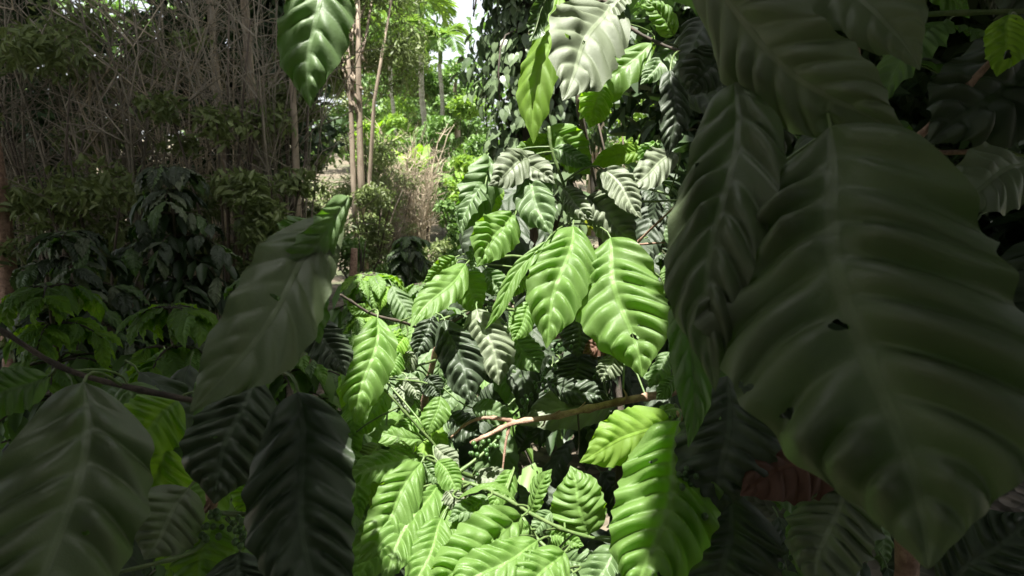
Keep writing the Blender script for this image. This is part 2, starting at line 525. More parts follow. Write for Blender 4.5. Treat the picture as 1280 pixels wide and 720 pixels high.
class Plant:
    """one coffee plant: an Empty at its foot, its stems and its leaves"""
    def __init__(self, label, foot, group='coffee plants of the plantation'):
        self.foot = Vector(foot)
        self.root = thing('coffee_plant', label, 'coffee plant', self.foot, group)
        self.nodes = []

    def stem(self, pts, r0, r1, mat='stem', name='branch', sides=7, knots=True, label=None, seed=1):
        pts = [Vector(p) for p in pts]
        # smooth the line
        fine = []
        for i in range(len(pts) - 1):
            p0 = pts[max(i - 1, 0)]
            p1, p2 = pts[i], pts[i + 1]
            p3 = pts[min(i + 2, len(pts) - 1)]
            for k in range(6):
                t = k / 6
                fine.append(0.5 * ((2 * p1) + (p2 - p0) * t + (2 * p0 - 5 * p1 + 4 * p2 - p3) * t * t + (3 * p1 - p0 - 3 * p2 + p3) * t ** 3))
        fine.append(pts[-1])
        n = len(fine)
        mb = MB()
        rr = random.Random(seed)
        rad = []
        for i in range(n):
            r = r0 + (r1 - r0) * i / (n - 1)
            if knots and i % 5 == 3:
                r *= 1.35
            rad.append(r * rr.uniform(0.94, 1.08))
        mb.tube(fine, rad, sides)
        o = mb.build(name, M[mat], self.root, self.foot)
        if label:
            o['label'] = label
        self.nodes += fine
        return o

    def nearest(self, p):
        if not self.nodes:
            return None
        q = min(self.nodes, key=lambda a: (a - p).length)
        return q

    def leaf(self, b, t, w, d, mat='g', tilt=0.35, roll=0, flip=False, stalk=True, seed=None, label=None, **kw):
        """b, t: pixel of base and tip; w: blade width in pixels; d: distance of the base"""
        P0 = at(b[0], b[1], d)
        Limg = math.hypot(t[0] - b[0], t[1] - b[1]) * d / F
        P1 = at(t[0], t[1], d - tilt * Limg)
        self.leaf3(P0, P1, w * (d - 0.5 * tilt * Limg) / F, (CAM - (P0 + P1) * 0.5).normalized(), mat, roll, flip, stalk, seed, label, **kw)

    def leaf3(self, P0, P1, width, nrm, mat='g', roll=0, flip=False, stalk=True, seed=None, label=None, **kw):
        T = (P1 - P0).normalized()
        nrm = (nrm - T * nrm.dot(T)).normalized()
        nrm = Matrix.Rotation(R(roll), 3, T) @ nrm
        if flip:
            nrm = -nrm
        if seed is None:
            seed = random.randint(0, 10 ** 6)
        rs = random.Random(seed)
        kw.setdefault('bow', rs.uniform(0.05, 0.13))
        kw.setdefault('twist', rs.uniform(-0.25, 0.25))
        kw.setdefault('nv_pairs', rs.choice([8, 9, 9, 10]))
        kw.setdefault('shape', rs.uniform(0.34, 0.72))
        kw.setdefault('quilt', rs.uniform(0.042, 0.062))
        geo = leaf_geo(P0, P1, width, nrm, seed=seed, **kw)
        pp = None
        q = self.nearest(P0)
        if stalk and q is not None and (q - P0).length < 0.32:
            back = P0 - T * min(0.03, (q - P0).length * 0.4)
            pp = bez(q, back, P0, 5)[:-1]
        elif stalk:
            pp = [P0 - T * 0.02]
        o = build_leaf('leaf', geo, M[mat], self.root, self.foot, pp)
        if label:
            o['label'] = label
        return o

    def berries(self, p, n=9, r=0.0038, spread=0.015, seed=0):
        rr = random.Random(seed)
        mb = MB()
        for i in range(n):
            c = Vector(p) + Vector((rr.gauss(0, 1), rr.gauss(0, 1), rr.gauss(0, 0.8))) * spread * 0.6
            rs = r * rr.uniform(0.75, 1.15)
            vs, fs = [], []
            nl, na = 5, 8
            for a in range(nl + 1):
                th = math.pi * a / nl
                for k in range(na):
                    w = 2 * math.pi * k / na
                    vs.append((c.x + rs * math.sin(th) * math.cos(w), c.y + rs * math.sin(th) * math.sin(w), c.z + rs * 1.15 * math.cos(th)))
            for a in range(nl):
                for k in range(na):
                    k2 = (k + 1) % na
                    fs.append((a * na + k, (a + 1) * na + k, (a + 1) * na + k2, a * na + k2))
            mb.add(vs, fs)
        return mb.build('berry_cluster', M['berry'], self.root, self.foot)


# shared blades for the leaves that only fill the inside of the plants
PROTO = []


def make_protos():
    for k in range(6):
        geo = leaf_geo((0, 0, 0), (0, 0, -1), random.uniform(0.38, 0.47), (0, -1, 0.0), bow=random.uniform(0.06, 0.16), quilt=0.05,
                       nu=48, nv=11, seed=300 + k, twist=random.uniform(-0.4, 0.4), droop=random.uniform(0, 0.12))
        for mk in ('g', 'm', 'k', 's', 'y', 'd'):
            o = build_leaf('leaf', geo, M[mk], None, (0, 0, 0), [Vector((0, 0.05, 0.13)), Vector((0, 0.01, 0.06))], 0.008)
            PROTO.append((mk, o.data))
            bpy.data.objects.remove(o)


make_protos()


def fill_leaf(plant, P0, length, mk, yaw, tilt, roll=0.0):
    """a shared blade hung at P0; yaw: heading, tilt: 0 hangs straight down, 90 held level"""
    me = random.choice([m for k, m in PROTO if k == mk])
    o = bpy.data.objects.new('leaf', me)
    COL.objects.link(o)
    o.parent = plant.root
    rot = Matrix.Rotation(yaw, 4, 'Z') @ Matrix.Rotation(-tilt, 4, 'X') @ Matrix.Rotation(roll, 4, 'Z')
    o.matrix_local = Matrix.Translation(Vector(P0) - plant.foot) @ rot @ Matrix.Scale(length, 4)
    return o


def fill(plant, n, x0, x1, y0, y1, d0, d1, mats, lmin=0.16, lmax=0.27, tmin=5, tmax=70, spread=75):
    for i in range(n):
        P = at(random.uniform(x0, x1), random.uniform(y0, y1), random.uniform(d0, d1))
        fill_leaf(plant, P, random.uniform(lmin, lmax), random.choice(mats), R(random.uniform(-spread, spread)), R(random.uniform(tmin, tmax)), R(random.uniform(-40, 40)))


def foot_at(px, d):
    p = at(px, 360, d)
    return Vector((p.x, p.y, gz(p.x, p.y)))


# ================================================================== the sunlit coffee plants in the middle
# --- A: the tall plant right of the middle
A = Plant('tallest sunlit coffee plant, its big ribbed leaves drooping right of the middle', foot_at(760, 1.35))
top = at(715, 60, 1.32)
A.stem([A.foot, at(775, 620, 1.36), at(765, 420, 1.38), at(745, 250, 1.36), at(722, 120, 1.33), top], 0.013, 0.004, 'darkwood', 'trunk')
A.stem([at(735, 180, 1.34), at(690, 190, 1.25), at(640, 200, 1.2), at(600, 210, 1.16)], 0.005, 0.002)
A.stem([at(686, 158, 1.12), at(690, 190, 1.12), at(706, 236, 1.13), at(712, 280, 1.14)], 0.0032, 0.0026)
A.stem([at(745, 235, 1.34), at(790, 232, 1.22), at(842, 245, 1.15)], 0.004, 0.002)
A.stem([at(745, 250, 1.36), at(800, 252, 1.24), at(850, 250, 1.2)], 0.003, 0.002)
A.stem([at(790, 310, 1.22), at(812, 288, 1.18), at(850, 252, 1.1)], 0.0028, 0.0016, 'wood')
A.stem([at(792, 306, 1.2), at(832, 303, 1.18)], 0.0022, 0.0016, 'wood')
A.stem([at(722, 90, 1.3), at(748, 2, 1.2), at(790, 36, 1.14), at(824, 54, 1.1), at(850, 64, 1.05)], 0.0036, 0.0026, 'darkwood')
A.stem([at(760, 330, 1.38), at(700, 330, 1.3), at(640, 320, 1.26), at(600, 330, 1.2)], 0.005, 0.002)
A.stem([at(765, 400, 1.38), at(720, 400, 1.34), at(660, 390, 1.3), at(600, 385, 1.22), at(550, 400, 1.16)], 0.005, 0.002)
A.stem([at(768, 450, 1.37), at(700, 450, 1.34), at(660, 500, 1.3), at(640, 520, 1.28)], 0.004, 0.002)
A.stem([at(752, 455, 1.3), at(757, 490, 1.28), at(764, 522, 1.26)], 0.003, 0.002)
# the bare brown bough across the picture
A.stem([at(850, 487, 1.16), at(820, 494, 1.12), at(780, 501, 1.09), at(735, 511, 1.07), at(690, 521, 1.05), at(642, 529, 1.04), at(612, 543, 1.03), at(588, 554, 1.03)], 0.0078, 0.003, 'wood', 'bough', 9, label='bare brown bough')
A.stem([at(645, 528, 1.045), at(625, 523, 1.04), at(600, 523, 1.04), at(580, 532, 1.04), at(563, 548, 1.05)], 0.004, 0.0016, 'wood', 'twig', label='bare brown side twig')
A.stem([at(637, 531, 1.04), at(632, 555, 1.035), at(628, 590, 1.03)], 0.0028, 0.0014, 'wood', 'twig')
A.stem([at(722, 514, 1.065), at(724, 545, 1.06), at(722, 570, 1.06)], 0.0018, 0.001, 'darkwood', 'twig')
A.stem([at(776, 502, 1.085), at(783, 496, 1.08), at(779, 486, 1.08)], 0.003, 0.001, 'wood', 'twig')
A.stem([at(717, 515, 1.065), at(727, 508, 1.06), at(732, 502, 1.06)], 0.002, 0.0008, 'wood', 'twig')
A.stem([at(681, 522, 1.05), at(680, 530, 1.045), at(676, 534, 1.045)], 0.002, 0.001, 'wood', 'twig')
A.stem([at(690, 520, 1.05), at(700, 513, 1.05)], 0.002, 0.001, 'wood', 'twig')

L = A.leaf
L((762, 6), (703, 126), 104, 1.12, 's', tilt=0.75, roll=-6, shape=0.45, quilt=0.034, cup=0.05, fold=0.08, wave=0.05, seed=1, label='broad leaf with a white sheen')
L((784, -4), (744, 40), 40, 1.13, 's', tilt=0.2, roll=50, seed=2)
L((698, -8), (667, 180), 50, 1.20, 'y', tilt=0.1, roll=14, quilt=0.02, seed=3, label='thin yellow green leaf lit through')
L((692, -14), (662, 52), 32, 1.15, 's', tilt=0.3, roll=-30, flip=True, seed=4)
L((814, 54), (724, 150), 52, 1.24, 'g', tilt=-0.1, roll=20, quilt=0.025, seed=5)
L((752, 104), (737, 160), 44, 1.2, 'y', tilt=0.3, roll=-15, quilt=0.03, seed=6)
L((843, 44), (806, 0), 34, 1.1, 'g', tilt=0.2, roll=25, seed=7)
L((846, 62), (800, 106), 34, 1.12, 'm', tilt=0.3, roll=30, seed=8)
L((838, 88), (834, 198), 40, 0.92, 'k', tilt=0.15, roll=-20, seed=9, flip=False)
L((690, 176), (634, 196), 34, 1.22, 'g', tilt=0.2, roll=-25, seed=10)
L((688, 158), (738, 218), 48, 1.22, 'g', tilt=0.25, roll=12, quilt=0.03, seed=11)
L((692, 186), (742, 208), 26, 1.16, 'm', tilt=0.3, roll=-20, seed=12)
L((806, 186), (738, 208), 26, 1.22, 'y', tilt=0.15, roll=10, quilt=0.025, seed=13)
L((712, 178), (668, 200), 26, 1.26, 'y', tilt=0.15, roll=10, quilt=0.025, seed=13)
L((846, 192), (782, 236), 42, 1.12, 's', tilt=0.6, roll=10, seed=14, quilt=0.03)
L((820, 178), (800, 214), 28, 1.2, 'g', tilt=0.4, roll=20, seed=15)
L((754, 212), (802, 274), 40, 1.08, 's', tilt=0.45, roll=-20, fold=0.45, seed=16)
L((748, 212), (770, 242), 22, 1.16, 's', tilt=0.5, roll=10, seed=161)
L((734, 246), (797, 304), 56, 1.09, 's', tilt=0.3, roll=8, seed=17, quilt=0.055)
L((704, 236), (742, 276), 32, 1.09, 's', tilt=0.5, roll=0, seed=18)
L((656, 218), (690, 294), 50, 1.09, 'm', tilt=0.65, roll=-4, seed=19)
L((716, 283), (683, 436), 78, 1.05, 'g', tilt=0.45, roll=-4, seed=20, quilt=0.05, bow=0.12)
L((763, 297), (803, 472), 116, 1.04, 'g', tilt=0.40, roll=4, seed=21, quilt=0.04, bow=0.09, nv_pairs=10, shape=0.55, label='largest broad leaf of the plant')
L((610, 194), (574, 292), 54, 1.13, 'm', tilt=0.25, roll=-32, seed=22, bow=0.16)
L((606, 230), (578, 296), 30, 1.08, 'm', tilt=0.4, roll=48, seed=23, quilt=0.08)
L((662, 197), (610, 232), 44, 1.08, 's', tilt=0.75, roll=0, seed=24, quilt=0.03)
L((650, 192), (694, 230), 34, 1.10, 's', tilt=0.7, roll=8, seed=25, quilt=0.03)
L((640, 266), (596, 334), 56, 1.05, 'g', tilt=0.55, roll=-6, seed=26)
L((604, 300), (590, 338), 26, 1.08, 'm', tilt=0.2, roll=40, seed=261)
L((622, 228), (606, 282), 32, 1.16, 'y', tilt=0.1, roll=10, seed=27, quilt=0.02)
L((582, 330), (513, 410), 42, 1.05, 'g', tilt=0.7, roll=6, seed=28, quilt=0.025)
L((570, 322), (530, 352), 26, 1.1, 'g', tilt=0.3, roll=-20, seed=281)
L((572, 334), (602, 392), 46, 1.12, 'g', tilt=0.2, roll=10, seed=29, quilt=0.03)
L((606, 336), (628, 372), 32, 1.16, 'm', tilt=0.4, roll=10, seed=291)
L((682, 302), (606, 412), 20, 1.00, 'g', tilt=0.2, roll=10, seed=30, fold=0.5, bow=0.06)
L((662, 378), (640, 428), 30, 1.08, 'g', tilt=0.4, roll=-12, seed=31)
L((660, 346), (630, 372), 22, 1.12, 'g', tilt=0.4, roll=0, seed=311)
L((642, 416), (674, 466), 42, 1.16, 'm', tilt=0.3, roll=10, seed=32)
L((724, 392), (722, 448), 50, 1.24, 'k', tilt=0.1, roll=5, seed=33, quilt=0.03)
L((725, 440), (720, 494), 60, 1.26, 'k', tilt=0.1, roll=-5, seed=34, quilt=0.03)
L((684, 478), (762, 500), 34, 1.2, 'k', tilt=0.2, roll=-10, seed=35)
L((770, 502), (650, 532), 50, 1.2, 's', tilt=0.2, roll=25, seed=36, quilt=0.02)
L((768, 420), (728, 442), 26, 1.18, 'r', tilt=0.2, roll=10, seed=37, label='withered reddish brown leaf')
L((772, 440), (752, 478), 34, 1.17, 's', tilt=0.2, roll=20, seed=38)
L((650, 560), (672, 505), 30, 1.3, 'k', tilt=0.2, roll=20, seed=39)
L((838, 440), (812, 486), 30, 1.14, 'm', tilt=0.2, roll=30, seed=40)
L((846, 470), (820, 500), 22, 1.08, 'm', tilt=0.3, roll=-20, seed=41)
for i, (x, y, d) in enumerate([(676, 483, 1.16), (658, 503, 1.16), (700, 434, 1.2), (688, 458, 1.18), (766, 522, 1.2), (764, 454, 1.2), (604, 382, 1.14), (680, 476, 1.17), (650, 512, 1.16), (590, 386, 1.14), (800, 556, 1.15), (752, 468, 1.2)]):
    A.berries(at(x, y, d), 8 + i % 5, seed=i)
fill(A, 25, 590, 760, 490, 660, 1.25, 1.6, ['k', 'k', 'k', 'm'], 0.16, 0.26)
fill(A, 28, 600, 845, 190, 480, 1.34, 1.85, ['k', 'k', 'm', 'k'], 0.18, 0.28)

# --- B: the plant at bottom left with ribbed bright leaves
B = Plant('glossy bright green coffee plant spreading along the bottom edge left of the middle', foot_at(600, 1.15))
B.stem([B.foot, at(600, 760, 1.1), at(590, 660, 1.08), at(575, 600, 1.05)], 0.01, 0.005, 'wood', 'trunk')
B.stem([at(590, 640, 1.06), at(570, 590, 1.02), at(543, 556, 1.0), at(505, 514, 0.98), at(480, 486, 0.97)], 0.0028, 0.0016)
B.stem([at(600, 600, 1.02), at(562, 585, 0.97), at(530, 572, 0.93), at(508, 560, 0.92)], 0.0035, 0.0018)
B.stem([at(560, 600, 0.96), at(600, 570, 0.98), at(625, 545, 1.0)], 0.003, 0.0018)
B.stem([at(588, 604, 0.9), at(630, 622, 0.9), at(662, 641, 0.9), at(700, 660, 0.9), at(735, 671, 0.91), at(770, 678, 0.93)], 0.003, 0.0024)
B.stem([at(575, 640, 1.05), at(640, 640, 0.92), at(676, 678, 0.88), at(723, 722, 0.86)], 0.003, 0.0022)
L = B.leaf
L((524, 570), (428, 606), 42, 0.93, 'g', tilt=0.3, roll=20, seed=50, bow=0.16)
L((527, 578), (446, 706), 58, 0.88, 'g', tilt=0.45, roll=-8, seed=51, bow=0.13, quilt=0.055)
L((547, 606), (478, 735), 54, 0.90, 'g', tilt=0.75, roll=12, seed=52, quilt=0.06)
L((566, 612), (536, 694), 48, 0.90, 'g', tilt=0.8, roll=10, seed=53, quilt=0.06)
L((652, 646), (526, 735), 82, 0.82, 'g', tilt=0.45, roll=-12, seed=54, quilt=0.055, bow=0.15)
L((672, 676), (556, 748), 60, 0.76, 'g', tilt=0.5, roll=10, seed=55, bow=0.12)
L((547, 576), (576, 617), 32, 0.9, 'g', tilt=0.5, roll=0, seed=56)
L((544, 558), (574, 584), 26, 0.96, 's', tilt=0.4, roll=0, seed=57)
L((530, 578), (552, 606), 24, 0.92, 'm', tilt=0.3, roll=20, seed=571)
L((574, 622), (646, 628), 20, 0.84, 'g', tilt=0.0, roll=-60, seed=58, bow=0.28, quilt=0.02)
L((560, 612), (574, 640), 26, 0.87, 's', tilt=0.5, roll=0, seed=59)
L((610, 622), (560, 652), 30, 0.86, 'm', tilt=0.4, roll=0, seed=60)
L((596, 590), (645, 618), 34, 1.0, 's', tilt=0.3, roll=0, seed=61, quilt=0.02)
L((736, 668), (713, 582), 68, 0.93, 'g', tilt=-0.1, roll=0, seed=62, quilt=0.03, shape=0.35, label='rounded pale green leaf standing up from its stalk')
L((662, 640), (690, 586), 26, 0.92, 'g', tilt=0.2, roll=-25, seed=63)
L((684, 668), (730, 682), 30, 0.94, 'g', tilt=0.3, roll=0, seed=64)
L((700, 700), (764, 716), 36, 0.92, 'm', tilt=0.3, roll=10, seed=65)
L((672, 690), (632, 704), 34, 0.8, 'g', tilt=0.5, roll=0, seed=66)
L((664, 662), (640, 664), 22, 0.86, 'g', tilt=0.5, roll=0, seed=67)
L((690, 640), (664, 668), 26, 0.98, 'm', tilt=0.3, roll=0, seed=68)
L((716, 716), (660, 745), 50, 0.78, 'm', tilt=0.5, roll=0, seed=69)
L((620, 690), (570, 770), 40, 0.74, 'g', tilt=0.4, roll=0, seed=70)
L((460, 690), (430, 760), 50, 1.0, 'm', tilt=0.4, roll=0, seed=71)
L((478, 640), (440, 738), 50, 0.96, 'g', tilt=0.6, roll=-10, seed=72, quilt=0.06)
L((552, 648), (512, 748), 50, 0.84, 'g', tilt=0.7, roll=8, seed=73, quilt=0.06)
L((706, 690), (630, 770), 64, 0.76, 'g', tilt=0.6, roll=-8, seed=74, quilt=0.06)
L((770, 684), (716, 770), 56, 0.86, 'm', tilt=0.5, roll=6, seed=75, quilt=0.055)
L((436, 560), (452, 650), 40, 0.98, 'g', tilt=0.5, roll=10, seed=76, quilt=0.06)
L((640, 588), (612, 640), 30, 0.95, 'g', tilt=0.5, roll=0, seed=77)
for k in range(5):      # the small unfolding shoot
    x = 497 + k * 9
    L((516, 566), (x - 14, 556 - (k % 3) * 3), 7, 0.92, 'y', tilt=0.3, roll=k * 30, seed=80 + k)
for i, (x, y) in enumerate([(606, 560), (598, 566), (592, 580), (612, 552)]):
    B.berries(at(x, y, 0.98), 6, seed=40 + i)
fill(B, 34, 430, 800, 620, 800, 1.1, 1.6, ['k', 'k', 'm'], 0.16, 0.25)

# --- C: the plant at the left edge of the sunlit gap
C = Plant('sunlit coffee plant with one long ribbed leaf and two blackish leaves at the gap', foot_at(520, 1.6))
C.stem([C.foot, at(520, 640, 1.55), at(528, 520, 1.45), at(545, 440, 1.3), at(560, 395, 1.2)], 0.012, 0.004, 'wood', 'trunk')
C.stem([at(545, 420, 1.25), at(507, 404, 1.12), at(466, 393, 1.08), at(438, 376, 1.06), at(425, 368, 1.05)], 0.003, 0.002, 'darkwood')
C.stem([at(545, 450, 1.3), at(520, 458, 1.2), at(480, 474, 1.1)], 0.003, 0.0018)
C.stem([at(550, 410, 1.25), at(597, 386, 1.16), at(640, 366, 1.12)], 0.003, 0.002, 'darkwood')
L = C.leaf
L((472, 397), (445, 530), 58, 1.02, 'g', tilt=0.45, roll=-4, seed=90, quilt=0.06, bow=0.12, label='long bright leaf with deep ribs')
L((540, 393), (521, 448), 34, 1.12, 'k', tilt=0.3, roll=10, seed=91, quilt=0.07)
L((556, 400), (590, 506), 54, 1.06, 'k', tilt=0.35, roll=6, seed=92, quilt=0.06, label='blackish green hanging leaf')
L((596, 386), (624, 482), 56, 1.08, 's', tilt=0.4, roll=-6, seed=93, quilt=0.05, label='dull grey green hanging leaf')
L((551, 496), (536, 544), 34, 1.02, 'g', tilt=0.25, roll=0, seed=94, quilt=0.02)
L((530, 550), (460, 544), 28, 1.0, 'g', tilt=0.2, roll=15, seed=95, quilt=0.03)
L((484, 488), (444, 546), 40, 1.06, 'g', tilt=0.3, roll=14, seed=96, quilt=0.03)
L((533, 470), (548, 496), 28, 1.12, 'k', tilt=0.3, roll=0, seed=97)
L((508, 470), (524, 500), 22, 1.08, 's', tilt=0.4, roll=10, seed=98)
L((500, 476), (512, 516), 26, 1.1, 's', tilt=0.4, roll=-10, seed=99)
L((500, 440), (484, 470), 28, 1.1, 'g', tilt=0.5, roll=-10, seed=100)
L((508, 420), (486, 444), 26, 1.12, 'y', tilt=0.4, roll=20, seed=101)
L((520, 442), (498, 464), 28, 1.14, 's', tilt=0.5, roll=0, seed=102)
L((524, 520), (496, 556), 30, 1.08, 'g', tilt=0.2, roll=20, seed=103)
L((474, 556), (440, 590), 34, 1.02, 's', tilt=0.5, roll=0, seed=104)
L((560, 520), (600, 545), 40, 1.3, 'k', tilt=0.2, roll=0, seed=105)
L((440, 520), (446, 574), 26, 1.0, 'g', tilt=0.2, roll=20, seed=106)
L((600, 520), (632, 480), 36, 1.35, 'k', tilt=0.2, roll=0, seed=107)
L((590, 510), (642, 520), 30, 1.2, 'm', tilt=0.4, roll=0, seed=108, quilt=0.02)
L((466, 392), (434, 384), 18, 1.1, 'g', tilt=0.4, roll=0, seed=109)
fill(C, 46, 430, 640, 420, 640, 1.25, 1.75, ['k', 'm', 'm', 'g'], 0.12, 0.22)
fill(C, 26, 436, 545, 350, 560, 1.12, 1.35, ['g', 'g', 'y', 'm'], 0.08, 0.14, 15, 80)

# --- D: the very large leaves at bottom right of the gap
D = Plant('coffee plant with two oversized bright leaves under the bare bough, cut by the bottom edge', foot_at(860, 1.0))
D.stem([D.foot, at(880, 700, 0.95), at(866, 560, 0.92), at(850, 515, 0.9)], 0.012, 0.005, 'wood', 'trunk')
D.stem([at(862, 540, 0.91), at(830, 520, 0.9), at(800, 515, 0.9)], 0.004, 0.002)
L = D.leaf
L((836, 522), (724, 578), 66, 0.88, 'y', tilt=0.35, roll=-14, seed=120, quilt=0.018, wave=0.07, shape=0.4, label='smooth wavy yellow green leaf')
L((850, 526), (790, 760), 122, 0.80, 'g', tilt=0.42, roll=0, seed=121, quilt=0.07, nv_pairs=11, bow=0.12, label='oversized leaf with swollen ribs')
L((842, 506), (820, 530), 24, 0.9, 'g', tilt=0.3, roll=20, seed=122)
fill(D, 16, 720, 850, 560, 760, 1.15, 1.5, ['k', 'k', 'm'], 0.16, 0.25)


# ------------------------------------------------------------------ whole bushes further off
def bush(label, foot, height, radius, tiers, leaf_len, mats, seed, spread=1.0, per=5, lean=0.0):
    rs = random.Random(seed)
    p = Plant(label, foot)
    f = Vector(foot)
    top = f + Vector((lean, 0, height))
    p.stem([f, f + Vector((lean * 0.3, 0, height * 0.5)), top], 0.022, 0.006, 'bark_dark', 'trunk', 6)
    cnt = 0
    mb = MB()
    allb = []
    for t in range(tiers):
        fr = t / (tiers - 1)
        z = height * (0.22 + 0.78 * fr)
        r = radius * (1.0 - 0.72 * fr ** 1.4) * rs.uniform(0.8, 1.1)
        nb = 6 if fr < 0.8 else 4
        for k in range(nb):
            ang = 2 * math.pi * (k + rs.random() * 0.8) / nb + t * 0.7
            a = f + Vector((lean * fr, 0, z))
            dirv = Vector((math.cos(ang), math.sin(ang), 0))
            c_ = a + dirv * r * 0.5 + Vector((0, 0, r * 0.22))
            e = a + dirv * r - Vector((0, 0, r * 0.28))
            pts = bez(a, c_, e, 6)
            mb = MB()
            mb.tube(pts, [0.006 - 0.0007 * i for i in range(7)], 4)
            mb.build('branch', M['darkwood'], p.root, p.foot)
            allb.append((pts, ang))
    extra = MB()
    spots = []
    for pts, ang in allb:
        for i in range(per):
            q = pts[min(6, 1 + int((i + rs.random()) * 5.5 / per))]
            for s in (-1, 1):
                spots.append((q, ang + s * R(55) + rs.uniform(-0.4, 0.4)))
    # nearest the camera first: these become single leaves
    spots.sort(key=lambda s: (s[0] - CAM).length - 0.35 * (s[0].z - foot[2]))
    for i, (q, a) in enumerate(spots):
        yaw = a + math.pi / 2
        ln = leaf_len * rs.uniform(0.7, 1.15)
        mk = rs.choice(mats)
        if i < 96:
            fill_leaf(p, q, ln, mk, yaw, R(rs.uniform(15, 65)), R(rs.uniform(-30, 30)))
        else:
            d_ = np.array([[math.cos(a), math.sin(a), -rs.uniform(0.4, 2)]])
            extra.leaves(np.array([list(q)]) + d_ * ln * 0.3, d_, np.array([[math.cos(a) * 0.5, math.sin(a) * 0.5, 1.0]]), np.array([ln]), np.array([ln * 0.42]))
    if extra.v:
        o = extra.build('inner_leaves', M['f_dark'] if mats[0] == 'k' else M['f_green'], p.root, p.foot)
        o['kind'] = 'stuff'
    return p


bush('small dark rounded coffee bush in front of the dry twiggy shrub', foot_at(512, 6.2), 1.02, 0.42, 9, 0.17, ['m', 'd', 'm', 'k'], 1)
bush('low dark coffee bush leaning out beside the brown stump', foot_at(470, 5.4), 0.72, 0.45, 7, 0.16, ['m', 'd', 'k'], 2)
bush('leafy coffee bush lit by the sun before the dark rounded bush', foot_at(528, 4.0), 0.9, 0.42, 7, 0.13, ['g', 'm', 'g'], 7)
bush('leafy coffee bush lit by the sun before the brown trunk', foot_at(466, 3.9), 0.95, 0.42, 7, 0.13, ['g', 'g', 'm'], 8)
bush('low bright coffee bush with pale small leaves at the left side of the sunlit gap', foot_at(462, 2.7), 1.12, 0.42, 8, 0.14, ['g', 'y', 'g', 'm'], 3)
bush('bright coffee bush with small leaves behind the long ribbed leaf', foot_at(505, 2.2), 1.0, 0.36, 8, 0.13, ['g', 'y', 'm'], 4)
bush('mid green coffee bush half hidden under the drooping leaves', foot_at(600, 3.2), 1.0, 0.55, 8, 0.19, ['m', 'g', 'k'], 5)
bush('coffee bush with upright shoots beyond the right twigs', foot_at(800, 3.0), 1.5, 0.6, 9, 0.19, ['k', 'm', 'g'], 6)


# ------------------------------------------------------------------ trees and shrubs behind
def crown_mesh(clumps, n, ln, wd, droop=0.2, shell=0.55):
    """leaves spread through a set of ellipsoid clumps (cx,cy,cz,rx,ry,rz)"""
    cl = np.array(clumps)
    vol = (cl[:, 3] * cl[:, 4] * cl[:, 5]) ** 0.8
    pick = rng.choice(len(cl), size=n, p=vol / vol.sum())
    d = randdir(n)
    r = rng.random(n) ** (1 / 3.0)
    r = shell + (1 - shell) * r
    r = np.where(rng.random(n) < 0.25, r * rng.random(n), r) * rng.uniform(0.8, 1.18, n)
    c = cl[pick, :3] + d * r[:, None] * cl[pick, 3:6]
    dd = randdir(n) * 0.8 + d * 0.5
    dd[:, 2] -= droop
    nn = randdir(n) * 0.7 + d * 0.3
    nn[:, 2] += 0.9
    mb = MB()
    s = rng.uniform(0.6, 1.35, n)
    mb.leaves(c, dd, nn, ln * s, wd * s)
    return mb


def tree(name, label, x, y, h, trunk_r, clumps, n, ln, wd, fmat, bmat, group=None, cat='tree', lean=0.0, limbs=7, z0=None, droop=0.2):
    base = Vector((x, y, gz(x, y) if z0 is None else z0))
    t = thing(name, label, cat, base, group)
    mb = MB()
    ph = random.uniform(0, 6)
    pts = [(lean * (i / 8) + 0.06 * math.sin(i + ph) * trunk_r * 6, 0.05 * math.cos(i * 1.3 + ph), h * i / 8) for i in range(9)]
    mb.tube(pts, [trunk_r * (1.12 - 0.85 * i / 8) for i in range(9)], 8)
    mb.build('trunk', M[bmat], t)
    for k in range(limbs):
        mb = MB()
        cx, cy, cz, rx, ry, rz = clumps[k % len(clumps)]
        zz = min(h * 0.9, max(h * 0.3, cz - rz * 1.6))
        i = zz / h * 8
        a = Vector((lean * i / 8, 0, zz))
        e = Vector((cx + random.uniform(-.4, .4) * rx, cy + random.uniform(-.4, .4) * ry, cz + random.uniform(-0.2, 0.5) * rz))
        m_ = a.lerp(e, 0.5) + Vector((0, 0, -0.08 * (e - a).length))
        mb.tube(bez(a, m_, e, 5), [trunk_r * 0.42 * (1 - 0.15 * q) for q in range(6)], 5)
        mb.build('limb', M[bmat], t)
    cm = crown_mesh(clumps, n, ln, wd, droop)
    cm.build('crown', M[fmat], t, smooth=False)
    return t


def clumps_for(w, z0, z1, k, size, depth=None):
    out = []
    for i in range(k):
        s = size * random.uniform(0.65, 1.25)
        z = random.uniform(z0, z1)
        f = 1 - 0.5 * abs((z - z0) / max(1e-6, z1 - z0) - 0.45)
        out.append((random.uniform(-w, w) * f, random.uniform(-1, 1) * (depth or w) * f, z, s, s, s * random.uniform(0.5, 0.8)))
    return out


def px_x(px, y):
    return (px - 640) / F * y / math.cos(PITCH) * 1.0


